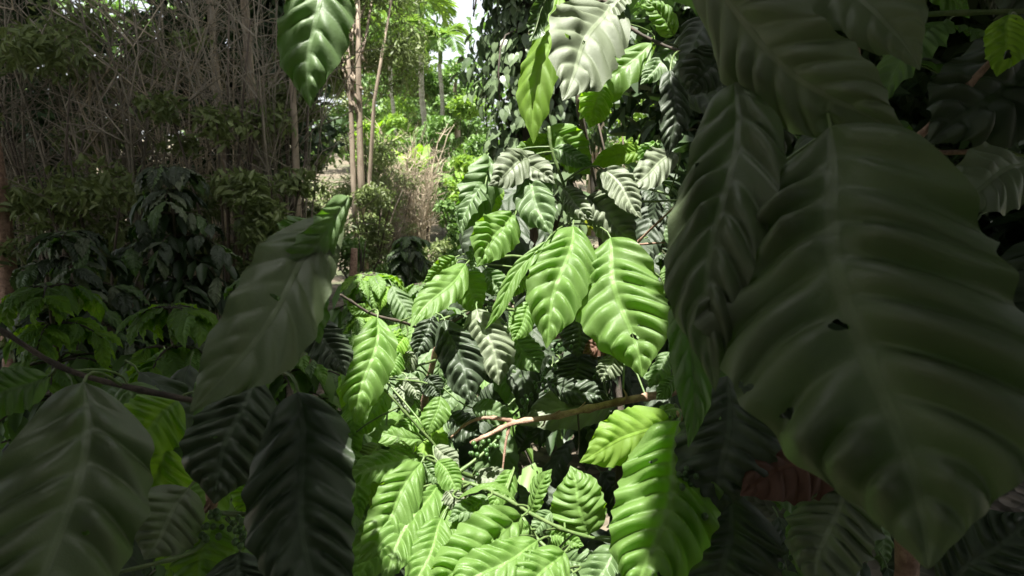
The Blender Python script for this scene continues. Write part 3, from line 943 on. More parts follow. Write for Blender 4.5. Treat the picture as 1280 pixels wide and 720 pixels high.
# slender pale-barked tree at the left of the gap (three stems from one foot)
Y = 9.0
x = px_x(456, Y)
t = thing('slender_tree', 'slender tree with three pale brown stems and a feathery olive crown', 'tree', (x, Y, gz(x, Y)))
for k, (dx, tx, h, r) in enumerate([(-0.09, -0.12, 4.6, 0.04), (0.0, 0.10, 4.9, 0.052), (0.10, 0.62, 4.4, 0.03)]):
    mb = MB()
    mb.tube([(dx, k * 0.05, -0.05), (dx * 1.1, k * 0.05, h * 0.35), (dx + (tx - dx) * 0.25, 0.05, h * 0.6), (tx, 0, h)], [r * 1.2, r, r * 0.8, r * 0.35], 8)
    mb.build('trunk', M['bark_pale'], t)
for k in range(12):
    mb = MB()
    a = Vector((random.uniform(-0.1, 0.15), 0, random.uniform(2.0, 3.6)))
    e = a + Vector((random.uniform(-0.55, 0.5), random.uniform(0.1, 0.7), random.uniform(0.6, 1.1)))
    mb.tube(bez(a, a.lerp(e, 0.5) + Vector((0, 0, -0.12)), e, 5), [0.025 - 0.0035 * q for q in range(6)], 5)
    mb.build('limb', M['bark_pale'], t)
crown_mesh([(random.uniform(-0.7, 0.75), random.uniform(0.0, 0.9), random.uniform(2.7, 4.8), 0.36, 0.36, 0.24) for _ in range(34)], 9000, 0.115, 0.026, 0.1, 0.2).build('crown', M['f_olive'], t, smooth=False)


# feathery shrubs at the foot of it
def shrub(label, px, d, h, w, n, ln, wd, mat, seed, k=9, cat='shrub', group='leafy shrubs under the trees'):
    random.seed(seed)
    x = px_x(px, d)
    base = Vector((x, d, gz(x, d)))
    t = thing('leafy_shrub', label, cat, base, group)
    for i in range(7):
        mb = MB()
        e = Vector((random.uniform(-w, w) * 0.8, random.uniform(-w, w) * 0.5, h * random.uniform(0.6, 0.95)))
        mb.tube(bez(Vector((random.uniform(-.05, .05), 0, 0)), Vector((e.x * 0.3, e.y * 0.3, e.z * 0.6)), e, 5), [0.018 - 0.0025 * q for q in range(6)], 5)
        mb.build('stem', M['bark_dark'], t)
    crown_mesh(clumps_for(w * 0.8, h * 0.2, h * 0.9, k, w * 0.42), n, ln, wd, 0.1, 0.3).build('foliage', M[mat], t, smooth=False)
    return t


shrub('feathery olive shrub filling in below the slender tree', 462, 10.5, 2.9, 0.75, 3600, 0.10, 0.026, 'f_olive', 21, 12)
shrub('dense olive shrub left of the dry twiggy shrub', 470, 8.4, 1.5, 0.55, 2600, 0.08, 0.024, 'f_olive', 22)
shrub('mid green shrub behind the dry twiggy shrub', 500, 15, 3.2, 1.0, 2600, 0.14, 0.05, 'f_green', 23)
shrub('dark shrub at the foot of the palms', 585, 14.5, 2.5, 0.75, 2200, 0.16, 0.06, 'f_green', 24)
shrub('yellow green bush showing between the upper right leaves', 792, 5.0, 2.35, 0.55, 1100, 0.13, 0.06, 'f_yellow', 25)
shrub('bright bush low between the palm stems and the vine', 600, 12, 2.1, 0.6, 1500, 0.15, 0.06, 'f_bright', 26)
shrub('pale broken foliage at the upper right behind the dark twig', 830, 9.0, 4.4, 0.9, 2400, 0.13, 0.05, 'f_bright', 27)
shrub('bright broad bush beneath the slender tree', 480, 13.0, 3.3, 0.7, 1600, 0.16, 0.05, 'f_bright', 28)


shrub('tall leafy bush hiding the feet of the palms', 535, 16.0, 3.6, 1.0, 3200, 0.17, 0.06, 'f_green', 41, 14)
shrub('light green bush between the slender tree and the palms', 492, 17.5, 4.4, 1.0, 3200, 0.17, 0.05, 'f_bright', 42, 14)
shrub('light green bush right of the palm stems beneath the sky gap', 578, 17.0, 3.8, 0.8, 2800, 0.17, 0.06, 'f_bright', 43, 12)
shrub('low leafy bush right of the dry twiggy shrub', 575, 9.5, 1.3, 0.45, 1500, 0.09, 0.04, 'f_green', 44)
shrub('low scrubby olive bush on the litter before the dry twiggy shrub', 548, 8.2, 0.75, 0.4, 1300, 0.08, 0.03, 'f_olive', 45)
shrub('low scrubby green bush in front of the vine covered tree', 610, 6.4, 1.1, 0.45, 1400, 0.09, 0.045, 'f_green', 46)
shrub('dark scrub at the foot of the slender tree', 452, 7.2, 1.0, 0.4, 1600, 0.07, 0.028, 'f_green', 47)
# dry twiggy shrub
def dry_shrub(label, x, y, h, w, stems, twigs, r0, mat, seed, spread=1.0, group='dry twiggy shrubs'):
    rs = random.Random(seed)
    base = Vector((x, y, gz(x, y)))
    t = thing('dry_shrub', label, 'shrub', base, group)
    for i in range(stems):
        mt = mb = MB()
        r = r0 * rs.choice([0.6, 0.8, 1.0, 1.0, 1.4, 2.2])
        a = Vector((rs.gauss(0, w * 0.14), rs.gauss(0, w * 0.14), 0))
        ang = rs.uniform(0, 2 * math.pi)
        out_ = w * rs.random() ** 0.6 * spread
        e = a + Vector((math.cos(ang) * out_, math.sin(ang) * out_, h * rs.uniform(0.6, 1.0)))
        c_ = a.lerp(e, 0.5) + Vector((rs.gauss(0, w * 0.08), rs.gauss(0, w * 0.08), h * 0.12))
        pts = bez(a, c_, e, 6)
        mb.tube(pts, [r * (1.5 - 0.19 * q) for q in range(7)], 4, cap=False)
        for k in range(twigs):
            q = pts[rs.randint(2, 6)]
            d = Vector((rs.gauss(0, 0.55), rs.gauss(0, 0.55), rs.uniform(0.1, 1.0))).normalized()
            ln = h * rs.uniform(0.10, 0.26)
            b = q + d * ln * 0.5 + Vector((rs.gauss(0, 0.08), rs.gauss(0, 0.08), rs.gauss(0, .05))) * ln
            e2 = q + d * ln
            mt.tube([q, b, e2], [r * 0.6, r * 0.5, r * 0.3], 3, cap=False)
            if rs.random() < 0.7:
                d2 = (d + Vector((rs.gauss(0, 0.7), rs.gauss(0, 0.7), rs.gauss(0, .5)))).normalized()
                mt.tube([b, b + d2 * ln * 0.5], [r * 0.45, r * 0.25], 3, cap=False)
        mb.build('stem', M[mat], t)
    return t


dry_shrub('pinkish brown leafless shrub standing in the middle of the clearing', px_x(518, 11.5), 11.5, 2.35, 0.75, 62, 9, 0.0075, 'twig', 31)
shrub('sprinkle of olive leaves growing through the dry twiggy shrub', 500, 11.2, 2.0, 0.55, 1100, 0.075, 0.025, 'f_olive', 48)
dry_shrub('lower leafless grey shrub beside the olive shrub', px_x(490, 10.6), 10.6, 1.7, 0.6, 45, 12, 0.006, 'twig_grey', 32)


# palms
def frond(root, P, heading, length, rise, droop, mat, leaflets=26, ll=0.55, seed=0, width=0.05):
    rs = random.Random(seed)
    hx, hy = math.cos(heading), math.sin(heading)
    pts = []
    for i in range(11):
        s = i / 10
        pts.append(Vector(P) + Vector((hx * length * s * (1 - 0.25 * s * droop), hy * length * s * (1 - 0.25 * s * droop), length * (rise * s - droop * s * s))))
    mb = MB()
    mb.tube(pts, [0.022 * (1.05 - 0.09 * i) for i in range(11)], 5, 0)
    c, d, n, l, w = [], [], [], [], []
    for i in range(leaflets):
        s = 0.16 + 0.84 * i / leaflets
        q = s * 10
        k = min(9, int(q))
        p = pts[k].lerp(pts[k + 1], q - k)
        tng = (pts[k + 1] - pts[k]).normalized()
        side = tng.cross(Vector((0, 0, 1)))
        side.normalize()
        upv = side.cross(tng)
        for sg in (-1, 1):
            dv = (side * sg * 0.9 + tng * 0.7 + upv * rs.uniform(0.0, 0.35) + Vector((0, 0, -0.25 * s))).normalized()
            ln = ll * (0.5 + 1.1 * math.sin(math.pi * min(1, 0.12 + 0.85 * s))) * 0.65 * rs.uniform(0.85, 1.1)
            c.append(p + dv * ln * 0.5)
            d.append(dv)
            n.append(upv)
            l.append(ln)
            w.append(width * rs.uniform(0.8, 1.2))
    mb.leaves(np.array([list(v) for v in c]), np.array([list(v) for v in d]), np.array([list(v) for v in n]), np.array(l), np.array(w), 0.3, 1)
    return mb.build('frond', [M['stem'], M[mat]], root)


def palm(label, px_base, px_top, y, top_py, r, mat, seed, nf=11, fl=1.6, ll=0.55, bright=True, width=0.055, rise=1.0):
    rs = random.Random(seed)
    x0, x1 = px_x(px_base, y), px_x(px_top, y)
    b = gz(x0, y)
    # height from the picture's row
    d = y
    topz = at(px_top, top_py, d / math.cos(PITCH)).z
    t = thing('areca_palm', label, 'palm', (x0, y, b), 'areca palms')
    h = topz - b
    mb = MB()
    n = 40
    pts = [(x1 * 0 + (x1 - x0) * (i / n) + 0.03 * math.sin(i * 0.3 + seed), 0, h * i / n) for i in range(n + 1)]
    mb.tube(pts, [r * (1.12 - 0.25 * i / n) * (1.07 if i % 2 else 0.97) for i in range(n + 1)], 9)
    mb.build('trunk', M['bark_palm'], t)
    ct = Vector((x1 - x0, 0, h))
    mb = MB()
    mb.tube([ct, ct + Vector((0, 0, 0.3)), ct + Vector((0, 0, 0.6)), ct + Vector((0, 0, 0.75))], [r * 0.95, r * 1.1, r * 0.8, r * 0.4], 8)
    mb.build('crownshaft', M['stem'], t)
    for k in range(nf):
        a = 2 * math.pi * (k + rs.uniform(-.3, .3)) / nf
        up_ = rs.uniform(0.35, 1.15) * rise
        frond(t, ct + Vector((0, 0, 0.62)), a, fl * rs.uniform(0.85, 1.1), up_, rs.uniform(0.55, 1.0), mat, 22, ll, seed * 50 + k, width)
    return t


palm('areca palm with the bright upright crown against the sky gap', 541, 531, 19, 46, 0.085, 'f_bright', 3, 13, 1.5, 0.6, rise=1.3, width=0.075)
palm('thin straight pale areca palm right of the bright crowned one', 556, 556, 17, 88, 0.06, 'f_palm', 5, 8, 0.95, 0.45)
palm('short areca palm with dark drooping fronds left of the bright crowned one', 500, 498, 16.5, 76, 0.05, 'f_palm', 7, 9, 1.35, 0.55)
# mossy clump hanging on the bright palm's neighbour
# banana-like plants: broad paddle leaves
def paddle_plant(label, px, d, h, seed, n=8, ll=0.9):
    rs = random.Random(seed)
    x = px_x(px, d)
    t = thing('banana_plant', label, 'banana plant', (x, d, gz(x, d)), 'banana plants under the palms')
    mb = MB()
    mb.tube([(0, 0, 0), (0.02, 0, h * 0.35), (0.0, 0, h * 0.6)], [0.09, 0.075, 0.05], 9)
    mb.build('stem', M['stem'], t)
    for k in range(n):
        a = 2 * math.pi * k / n + rs.uniform(-.3, .3)
        P0 = Vector((0, 0, h * rs.uniform(0.5, 0.6)))
        P1 = P0 + Vector((math.cos(a) * ll * 0.75, math.sin(a) * ll * 0.75, h * rs.uniform(0.1, 0.45)))
        geo = leaf_geo(P0, P1, ll * 0.3, (0, -0.2, 1), bow=0.2, quilt=0.02, nu=30, nv=9, seed=seed + k, nv_pairs=18)
        o = build_leaf('leaf', geo, M['y'] if rs.random() < 0.6 else M['g'], t, (0, 0, 0), [Vector((0, 0, h * 0.5))], 0.012)


paddle_plant('bright banana plant low left of the palm stems', 522, 14.2, 2.5, 3, 9, 1.1)
paddle_plant('yellowish banana plant behind the slender tree', 472, 15.5, 3.1, 5, 8, 1.1)
paddle_plant('small banana plant near the right palm stem', 583, 13.5, 2.2, 8, 7, 0.9)

# the tree wrapped in pepper vine
Y = 5.4
x = px_x(672, Y)
t = thing('vine_covered_tree', 'tree trunk wholly wrapped in glossy heart-leaved pepper vine behind the tall coffee plant', 'tree', (x, Y, gz(x, Y)))
mb = MB()
mb.tube([(0, 0, 0), (0.03, 0, 1.6), (0, 0, 3.4), (0.05, 0, 5.2)], [0.2, 0.17, 0.15, 0.12], 10)
mb.build('trunk', M['bark_dark'], t)
for k in range(9):
    mb = MB()
    ph = k * 0.7
    mb.tube([(0.24 * math.cos(ph + i * 0.35), 0.24 * math.sin(ph + i * 0.35), i * 0.4) for i in range(13)], 0.012, 5)
    mb.build('vine_stem', M['darkwood'], t)
for k in range(14):
    mb = MB()
    a = random.uniform(0, 6.28)
    z = random.uniform(1.6, 4.6)
    e = Vector((math.cos(a) * random.uniform(0.5, 0.68), math.sin(a) * 0.6, z - random.uniform(0.3, 0.6)))
    mb.tube(bez(Vector((0.2 * math.cos(a), 0.2 * math.sin(a), z)), Vector((math.cos(a) * 0.6, math.sin(a) * 0.6, z + 0.1)), e, 5), 0.008, 4)
    mb.build('vine_stem', M['darkwood'], t)


def heart_leaf(mb, c, d, n, ln, wd):
    d = d.normalized()
    s = d.cross(n).normalized()
    u = s.cross(d)
    prof = [(-0.08, 0.20), (0.02, 0.40), (0.25, 0.50), (0.5, 0.42), (0.75, 0.22)]
    vs = [c - d * 0.0]
    for f_, w_ in prof:
        vs.append(c + d * ln * f_ + s * wd * w_ + u * wd * 0.12 * (w_ / 0.5) - u * ln * 0.15 * f_ * f_)
    vs.append(c + d * ln - u * ln * 0.2)
    for f_, w_ in reversed(prof):
        vs.append(c + d * ln * f_ - s * wd * w_ + u * wd * 0.12 * (w_ / 0.5) - u * ln * 0.15 * f_ * f_)
    m1 = c + d * ln * 0.4 - u * ln * 0.03
    vs.append(m1)
    nn = len(vs) - 1
    fs = [(i, i + 1, nn) for i in range(nn - 1)] + [(nn - 1, 0, nn)]
    mb.add([tuple(v) for v in vs], fs)


random.seed(77)
vine = []
for i in range(3400):
    a = random.uniform(0, 2 * math.pi)
    z = random.uniform(1.2, 5.0)
    rad = (0.47 + 0.10 * math.sin(z * 3.1 + a * 2) + 0.08 * math.sin(z * 7 + a)) * random.uniform(0.55, 1.08)
    c_ = Vector((rad * math.cos(a), rad * math.sin(a), z))
    outv = Vector((math.cos(a), math.sin(a), 0))
    d = (Vector((0, 0, -1)) + outv * random.uniform(0.0, 0.7) + Vector((random.gauss(0, .45), random.gauss(0, .45), random.gauss(0, .3))))
    vine.append((rad * (-math.sin(a)), c_, d, outv + Vector((random.gauss(0, .35), random.gauss(0, .35), 0.45))))
vine.sort(key=lambda q: q[1].y)
single = 0
rest = MB()
for i, (_, c_, d, n_) in enumerate(vine):
    ln = random.uniform(0.075, 0.13)
    w_ = c_ + t.location - CAM
    dd = w_.dot(FWD)
    qx, qy = 640 + F * w_.x / dd, 360 - F * w_.dot(UP) / dd
    if single < 100 and c_.y < -0.30 and 585 < qx < 700 and -5 < qy < 195:
        single += 1
        one = MB()
        heart_leaf(one, c_, d, n_, ln, ln * 0.78)
        one.build('vine_leaf', M['f_vine'], t, smooth=False)
        continue
    heart_leaf(rest, c_, d, n_, ln, ln * 0.78)
o = rest.build('vine_foliage', M['f_vine'], t, smooth=False)
o['kind'] = 'stuff'

# trees further back
random.seed(5)
far = [
    ('tall mid green tree behind the slender tree at left', 455, 24, 10.5, 0.2, 2.3, 'f_green', 4600, 0.28),
    ('pale feathery tree between the palms and the slender tree', 496, 27, 11.0, 0.18, 2.0, 'f_bright', 4200, 0.26),
    ('olive tree behind the bright crowned palm', 503, 31, 10.0, 0.2, 2.4, 'f_olive', 4200, 0.30),
    ('lower dark tree beneath the sky gap', 574, 29, 6.0, 0.2, 1.6, 'f_green', 4200, 0.28),
    ('tall tree behind the vine covered trunk', 700, 24, 12.0, 0.25, 2.6, 'f_green', 4600, 0.28),
    ('bushy tree at right behind the vine covered trunk', 740, 16, 7.5, 0.2, 2.0, 'f_green', 4600, 0.2),
    ('light green tree at the far upper right', 815, 18, 8.5, 0.2, 2.2, 'f_bright', 4600, 0.2),
    ('round olive tree far behind the dry shrub', 470, 36, 11.0, 0.22, 3.0, 'f_olive', 3600, 0.34),
    ('deep green tree far behind the palm stems', 520, 40, 11.0, 0.25, 2.6, 'f_green', 3800, 0.36),
]
for lab, px, d, h, tr, w, fm, n, ln in far:
    x = px_x(px, d)
    tree('forest_tree', lab, x, d, h * 0.9, tr, clumps_for(w * 0.9, h * 0.18, h * 0.95, 22, w * 0.36), n, ln, ln * 0.42, fm, 'bark_pale', 'trees at the back of the clearing')

# far wood that closes the view
mb = MB()
cl = []
for i in range(120):
    a = R(random.uniform(-48, 48))
    d = random.uniform(46, 62)
    px = 640 + math.tan(a) * F
    hmax = 6.5 if 535 < px < 612 else 17
    cl.append((math.sin(a) * d, math.cos(a) * d, gz(0, d) + random.uniform(0.5, hmax), 3.0, 2.5, 2.2))
mb = crown_mesh(cl, 16000, 0.75, 0.34, 0.2, 0.4)
o = mb.build('far_wood', M['f_green'], None, smooth=False)
o['kind'] = 'stuff'
o['label'] = 'far wood closing the view behind the clearing'
o['category'] = 'wood'

# brown stump / trunk at the left of the gap
x = px_x(441, 5.6)
t = thing('broken_trunk', 'short reddish brown tree trunk at the left of the low dark bush', 'trunk', (x, 5.6, gz(x, 5.6)))
mb = MB()
mb.tube([(0, 0, -0.05), (0.01, 0, 0.3), (0, 0.01, 0.7), (0.03, 0, 1.0)], [0.055, 0.042, 0.038, 0.03], 9)
mb.build('bark', M['wood'], t)

exec_sides = True
# ================================================================== shaded plants to the left, close to the camera
def bgx(cx, cy):
    return ((cx - 438) * 3.168, (cy - 360) * 3.168 + 360)


E = Plant('large leaved coffee plant in deep shade close by at the bottom left', foot_at(200, 0.75))
E.stem([E.foot, at(240, 800, 0.75), at(262, 640, 0.74), at(300, 500, 0.72), at(340, 470, 0.7)], 0.012, 0.004, 'wood', 'trunk')
E.stem([at(300, 510, 0.72), at(218, 496, 0.66), at(89, 464, 0.66), at(5, 415, 0.66), at(-40, 390, 0.66)], 0.0036, 0.0022, 'darkwood')
E.stem([at(262, 640, 0.73), at(330, 640, 0.7), at(400, 600, 0.68)], 0.003, 0.002)
E.stem([at(262, 660, 0.73), at(240, 690, 0.68), at(150, 715, 0.64)], 0.003, 0.002)
L = E.leaf
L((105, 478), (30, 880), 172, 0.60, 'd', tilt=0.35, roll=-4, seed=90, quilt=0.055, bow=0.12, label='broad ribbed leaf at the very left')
L((318, 471), (268, 630), 98, 0.68, 'k', tilt=0.3, roll=10, seed=191, quilt=0.06)
L((372, 490), (412, 800), 130, 0.62, 'k', tilt=0.3, roll=6, seed=192, quilt=0.06, label='blackish leaf with a pale midrib')
L((436, 246), (338, 350), 54, 0.58, 'm', tilt=0.4, roll=-30, seed=207)
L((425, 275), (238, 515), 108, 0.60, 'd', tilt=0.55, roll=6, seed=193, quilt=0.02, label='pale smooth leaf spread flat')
L((398, 282), (350, 330), 70, 0.64, 'm', tilt=0.3, roll=-20, seed=194)
L((375, 300), (400, 430), 62, 0.64, 'm', tilt=0.3, roll=10, seed=195, quilt=0.03)
L((402, -64), (388, 134), 84, 0.70, 'm', tilt=0.1, roll=14, seed=196, bow=0.1, label='dark green leaf hanging in at the top')
L((60, 470), (-30, 510), 60, 0.66, 'm', tilt=0.3, roll=10, seed=197)
L((222, 500), (160, 560), 80, 0.72, 'g', tilt=0.4, roll=0, seed=198, quilt=0.03)
L((210, 560), (172, 640), 80, 0.74, 'y', tilt=0.4, roll=10, seed=199, quilt=0.03)
L((236, 610), (180, 700), 90, 0.7, 's', tilt=0.4, roll=-8, seed=200, quilt=0.03)
L((262, 640), (250, 740), 70, 0.72, 'g', tilt=0.3, roll=10, seed=201)
L((300, 690), (296, 790), 90, 0.68, 'k', tilt=0.3, roll=0, seed=202)
L((330, 590), (300, 650), 50, 0.8, 'y', tilt=0.3, roll=0, seed=203)
L((160, 480), (200, 560), 60, 0.78, 'm', tilt=0.3, roll=0, seed=204)
L((395, 400), (432, 470), 50, 0.76, 'k', tilt=0.3, roll=0, seed=205)
L((330, 400), (360, 470), 70, 0.8, 's', tilt=0.4, roll=0, seed=206)
for i, (x, y) in enumerate([(290, 660), (276, 648), (300, 672), (262, 668)]):
    E.berries(at(x, y, 0.68), 7, seed=60 + i)
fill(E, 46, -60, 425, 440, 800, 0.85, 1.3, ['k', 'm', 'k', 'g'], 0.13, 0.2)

bush('shaded dark coffee bush with small hanging leaves at the middle of the left side', foot_at(225, 3.6), 1.66, 0.52, 11, 0.16, ['k', 'm', 'k', 's'], 11)
bush('shaded coffee bush spreading low at the left edge', foot_at(95, 3.1), 1.32, 0.55, 9, 0.15, ['k', 's', 'm'], 12)
bush('shaded low coffee bush with yellowish small leaves at the left', foot_at(60, 2.1), 1.18, 0.45, 8, 0.12, ['g', 'y', 'g'], 13)
bush('shaded low coffee bush with pale leaves left of the pale smooth leaf', foot_at(210, 1.9), 1.14, 0.42, 8, 0.12, ['g', 'g', 'y'], 14)
bush('shaded low coffee bush behind the pale smooth leaf', foot_at(345, 2.3), 1.2, 0.42, 8, 0.13, ['g', 'g', 'm'], 15)

# dry thicket and trunks in the shade at upper left
for i, (px, d, h, w, st) in enumerate([(40, 5.0, 3.4, 0.8, 24), (150, 4.6, 3.3, 0.75, 24), (250, 5.2, 3.6, 0.8, 30), (345, 4.8, 3.5, 0.6, 26), (-60, 4.4, 3.2, 0.7, 16)]):
    dry_shrub(['shaded leafless shrub at the far left edge', 'shaded leafless shrub with arching twigs left of the straight stems', 'shaded leafless shrub standing behind the dark bush',
               'shaded leafless shrub with straight pale stems beside the gap', 'shaded leafless shrub cut by the left edge'][i], px_x(px, d), d, h, w, st, 12, 0.0055, 'twig_grey' if i != 2 else 'twig', 60 + i)
for i, (px, d, h, w) in enumerate([(70, 4.3, 2.9, 0.6), (175, 4.9, 3.2, 0.6), (285, 4.5, 3.0, 0.45), (372, 5.2, 3.0, 0.3), (120, 4.0, 2.0, 0.5), (335, 4.1, 1.9, 0.4)]):
    shrub(['thin leafy shrub among bare twigs at the far left', 'thin leafy shrub above the dark rounded bush', 'thin leafy shrub between straight shaded stems', 'thin leafy shrub at the shaded side of the gap',
           'low leafy shrub under bare twigs at left', 'low leafy shrub behind the pale smooth leaf'][i], px, d, h, w, 2300, 0.075, 0.028, 'f_olive', 300 + i, 12, group='thin leafy shrubs in the shade')
for i, (px, d, r) in enumerate([(380, 4.8, 0.03), (8, 3.8, 0.06), (330, 5.6, 0.05), (292, 6.0, 0.045)]):
    x = px_x(px, d)
    lab = ['shaded pale slim trunk nearest the bright gap at left', 'shaded brown trunk at the left edge', 'shaded grey trunk among straight stems', 'thin shaded trunk behind the leafless shrub'][i]
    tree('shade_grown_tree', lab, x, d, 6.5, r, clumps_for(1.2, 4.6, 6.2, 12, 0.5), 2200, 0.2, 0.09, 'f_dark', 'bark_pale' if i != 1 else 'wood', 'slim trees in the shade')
random.seed(9)
for i, (px, d, w) in enumerate([(-40, 7.0, 1.3), (110, 7.4, 1.3), (255, 7.0, 1.2), (325, 7.4, 0.7)]):
    x = px_x(px, d)
    tree('shade_bush', ['dark leafy thicket behind the far left leafless shrub', 'dark leafy thicket left behind the bushes', 'dark leafy thicket behind the dark coffee bush', 'dark leafy thicket beside the bright gap'][i], x, d, 4.5, 0.06,
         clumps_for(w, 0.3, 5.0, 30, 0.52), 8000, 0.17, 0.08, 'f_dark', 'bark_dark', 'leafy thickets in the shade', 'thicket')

for i, (px, d, w) in enumerate([(960, 3.6, 0.75), (1180, 3.4, 0.95), (1400, 3.2, 0.9), (930, 6.5, 0.9), (1150, 6.8, 1.3), (1090, 5.0, 0.9)]):
    x = px_x(px, d)
    tree('shade_bush', ['dark leafy thicket just right of the gap behind the huge leaf', 'dark leafy thicket behind the bare twig at right', 'dark leafy thicket at the far right edge',
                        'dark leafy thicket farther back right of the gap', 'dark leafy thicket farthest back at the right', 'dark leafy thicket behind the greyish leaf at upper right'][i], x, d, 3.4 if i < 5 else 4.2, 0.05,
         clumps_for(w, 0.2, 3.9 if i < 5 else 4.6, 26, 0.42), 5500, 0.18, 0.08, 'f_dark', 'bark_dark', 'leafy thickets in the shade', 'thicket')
for i, x in enumerate([-3.9, -2.2, -0.7, 0.9, 2.4, 4.0]):  # thickets added out of view to cut the sky light from behind
    tree('shade_bush', 'unseen thicket added behind the camera to block sky light', x, -3.0, 3.2, 0.05, clumps_for(0.8, 0.2, 3.7, 20, 0.5, 0.5), 2600, 0.24, 0.11, 'f_shade', 'bark_dark', 'unseen thickets added to block light', 'thicket')

# ================================================================== shaded plants to the right, close to the camera
G = Plant('coffee plant in deep shade at the right with one huge drooping leaf close by', foot_at(1040, 0.72))
G.stem([G.foot, at(1120, 800, 0.74), at(1110, 500, 0.74), at(1080, 250, 0.72), at(1030, 100, 0.7), at(1000, -60, 0.68)], 0.014, 0.006, 'wood', 'trunk')
G.stem([at(1126, 190, 0.66), at(1180, 140, 0.65), at(1290, 20, 0.63)], 0.0042, 0.003, 'wood')
G.stem([at(1128, 192, 0.66), at(1200, 190, 0.65), at(1236, 188, 0.65), at(1248, 180, 0.65)], 0.003, 0.0022, 'wood')
G.stem([at(1060, 30, 0.72), at(1160, 18, 0.68), at(1290, 14, 0.66)], 0.003, 0.0026)
G.stem([at(1080, 250, 0.72), at(1040, 160, 0.66)], 0.004, 0.003)
L = G.leaf
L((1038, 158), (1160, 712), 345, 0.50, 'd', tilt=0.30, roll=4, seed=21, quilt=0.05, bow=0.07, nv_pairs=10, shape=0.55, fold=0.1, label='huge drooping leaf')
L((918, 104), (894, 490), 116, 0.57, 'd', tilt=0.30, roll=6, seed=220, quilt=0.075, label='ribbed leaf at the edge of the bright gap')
L((868, -40), (1135, 172), 128, 0.60, 's', tilt=0.35, roll=10, seed=217, quilt=0.055, label='greyish leaf with deep ribs')
L((1010, -80), (1150, 88), 110, 0.58, 's', tilt=0.5, roll=-20, seed=216, fold=0.4, quilt=0.02)
L((1300, 60), (1160, 180), 140, 0.68, 'k', tilt=0.2, roll=0, seed=230, quilt=0.06)
L((1262, 18), (1246, 96), 46, 0.62, 'y', tilt=0.2, roll=0, seed=231, quilt=0.02, label='small yellow green leaf by the bare twig')
L((1290, 205), (1180, 262), 90, 0.62, 's', tilt=0.4, roll=10, seed=232, quilt=0.03)
L((910, 470), (900, 640), 120, 0.74, 'k', tilt=0.1, roll=5, seed=233, quilt=0.03)
L((912, 615), (896, 780), 130, 0.76, 'k', tilt=0.1, roll=-5, seed=234, quilt=0.03)
L((1040, 560), (925, 620), 86, 0.72, 'r', tilt=0.2, roll=10, seed=235, label='withered reddish leaf behind the huge leaf')
L((1060, 600), (1020, 740), 110, 0.70, 's', tilt=0.2, roll=20, seed=236)
L((1180, 740), (1290, 640), 90, 0.68, 'k', tilt=0.2, roll=0, seed=237, quilt=0.06)
L((1300, 300), (1262, 470), 90, 0.72, 'k', tilt=0.2, roll=0, seed=238)
L((905, 60), (860, 120), 60, 0.66, 'k', tilt=0.2, roll=0, seed=239)
L((1200, 300), (1120, 230), 70, 0.7, 'm', tilt=0.2, roll=0, seed=240)
L((880, 300), (860, 560), 50, 0.66, 'm', tilt=0.2, roll=0, seed=241)
for i, (x, y) in enumerate([(996, 700), (1010, 690), (860, 590), (870, 640)]):
    G.berries(at(x, y, 0.72), 8, seed=80 + i)
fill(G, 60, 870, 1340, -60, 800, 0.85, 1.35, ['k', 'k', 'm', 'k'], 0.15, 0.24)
H = Plant('dark leaved coffee plant filling the gloom behind the huge leaf', foot_at(1120, 1.7))
H.stem([H.foot, at(1130, 700, 1.65), at(1100, 360, 1.6), at(1060, -60, 1.6)], 0.014, 0.006, 'wood', 'trunk')
fill(H, 95, 900, 1400, -120, 900, 1.5, 2.3, ['k', 'k', 'k', 'm'], 0.2, 0.3)

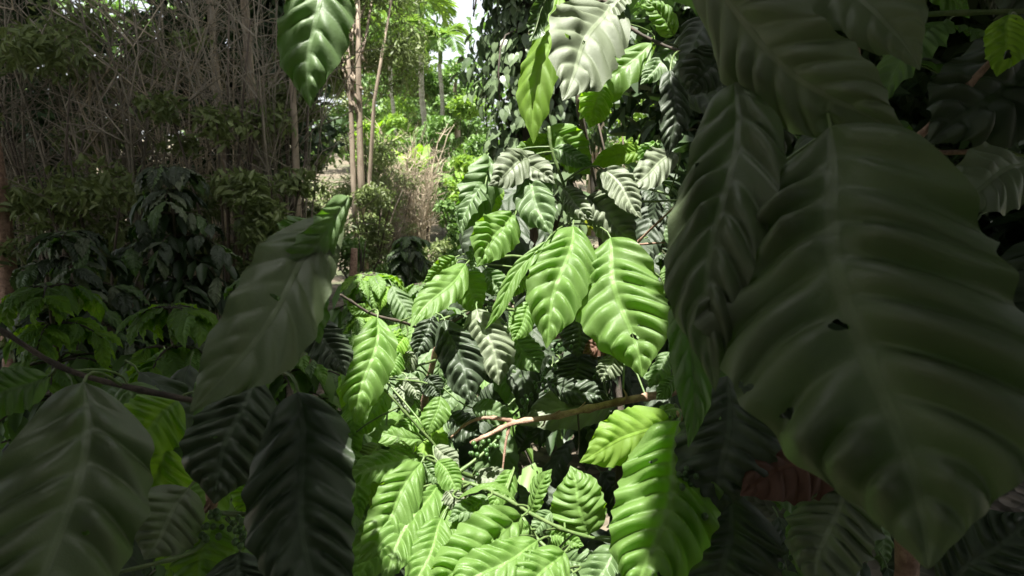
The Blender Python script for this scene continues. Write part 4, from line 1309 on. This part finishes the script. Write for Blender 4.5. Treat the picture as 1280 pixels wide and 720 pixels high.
# ================================================================== unseen trees added overhead, crowns cut to darken both sides
def added_shade_tree(label, side, trunk_xy, tiers, zref):
    x, y = trunk_xy
    t = thing('added_shade_tree', label, 'tree', (x, y, gz(x, y)), 'unseen trees added for shade')
    base = np.array([x, y, gz(x, y)])
    mb = MB()
    H_ = max(z for z, *_ in tiers) + 0.3
    mb.tube([(0, 0, -0.1), (0.03, 0, H_ * 0.4), (0, 0.05, H_)], [0.2, 0.15, 0.1], 10)
    mb.build('trunk', M['bark_dark'], t)
    cmesh = MB()
    for (z, zr, y0, y1, xo, n, ln, margin) in tiers:
        px_, py_ = rng.uniform(0.0, xo, n), rng.uniform(y0, y1, n)
        zz = z + rng.uniform(-zr, zr, n) * 0.5
        # ground-side point shaded at reference height
        s = (zz - zref) / SUN_DIR.z
        yd = py_ - SUN_DIR.y * s          # follow the sun ray down
        edge = np.maximum(0.06, 0.262 * np.maximum(yd, 0.02)) + margin
        X = side * (edge + px_) + SUN_DIR.x * s
        # denser and smaller towards the rim
        c = np.stack([X, py_, zz], 1) - base
        sz = ln * rng.uniform(0.7, 1.2, n)
        rim = px_ < 0.3
        sz = np.where(rim, sz * 0.55, sz)
        nn = randdir(n) * 0.35
        nn[:, 2] += 1
        dd = randdir(n)
        dd[:, 2] *= 0.25
        cmesh.leaves(c, dd, nn, sz, sz * 0.6, 0.1)
        m = int(n * 0.5)                  # the rim itself is thick with leaves
        py2 = rng.uniform(y0, y1, m)
        z2 = z + rng.uniform(-zr, zr, m) * 0.5
        s = (z2 - zref) / SUN_DIR.z
        yd = py2 - SUN_DIR.y * s
        X = side * (np.maximum(0.06, 0.262 * np.maximum(yd, 0.02)) + margin + rng.uniform(0.0, 0.35, m)) + SUN_DIR.x * s
        dd = randdir(m)
        dd[:, 2] *= 0.2
        nn = randdir(m) * 0.25
        nn[:, 2] += 1
        s2 = ln * 0.5 * rng.uniform(0.7, 1.2, m)
        cmesh.leaves(np.stack([X, py2, z2], 1) - base, dd, nn, s2, s2 * 0.6, 0.1)
        for k in range(9):
            e = Vector((side * random.uniform(0.5, xo) - x, random.uniform(y0, y1) - y, z))
            a = Vector((0, 0, z * random.uniform(0.75, 0.95)))
            lm = MB()
            lm.tube(bez(a, a.lerp(e, 0.5) + Vector((0, 0, 0.15)), e, 6), [0.05 - 0.006 * q for q in range(7)], 6)
            lm.build('limb', M['bark_dark'], t)
    cmesh.build('crown', M['f_shade'], t, smooth=False)


added_shade_tree('unseen tree added to shade the left side', -1, (-3.2, -0.8),
           [(2.75, 0.2, -3.0, 2.6, 4.5, 13000, 0.2, 0.015), (5.2, 0.6, 1.6, 7.6, 6.5, 9000, 0.3, 0.08)], 1.22)
added_shade_tree('unseen tree added to shade the right side', 1, (3.0, -0.6),
           [(2.75, 0.2, -3.0, 2.6, 4.5, 13000, 0.2, 0.018), (5.2, 0.6, 1.6, 7.6, 5.5, 8000, 0.3, 0.08)], 1.45)
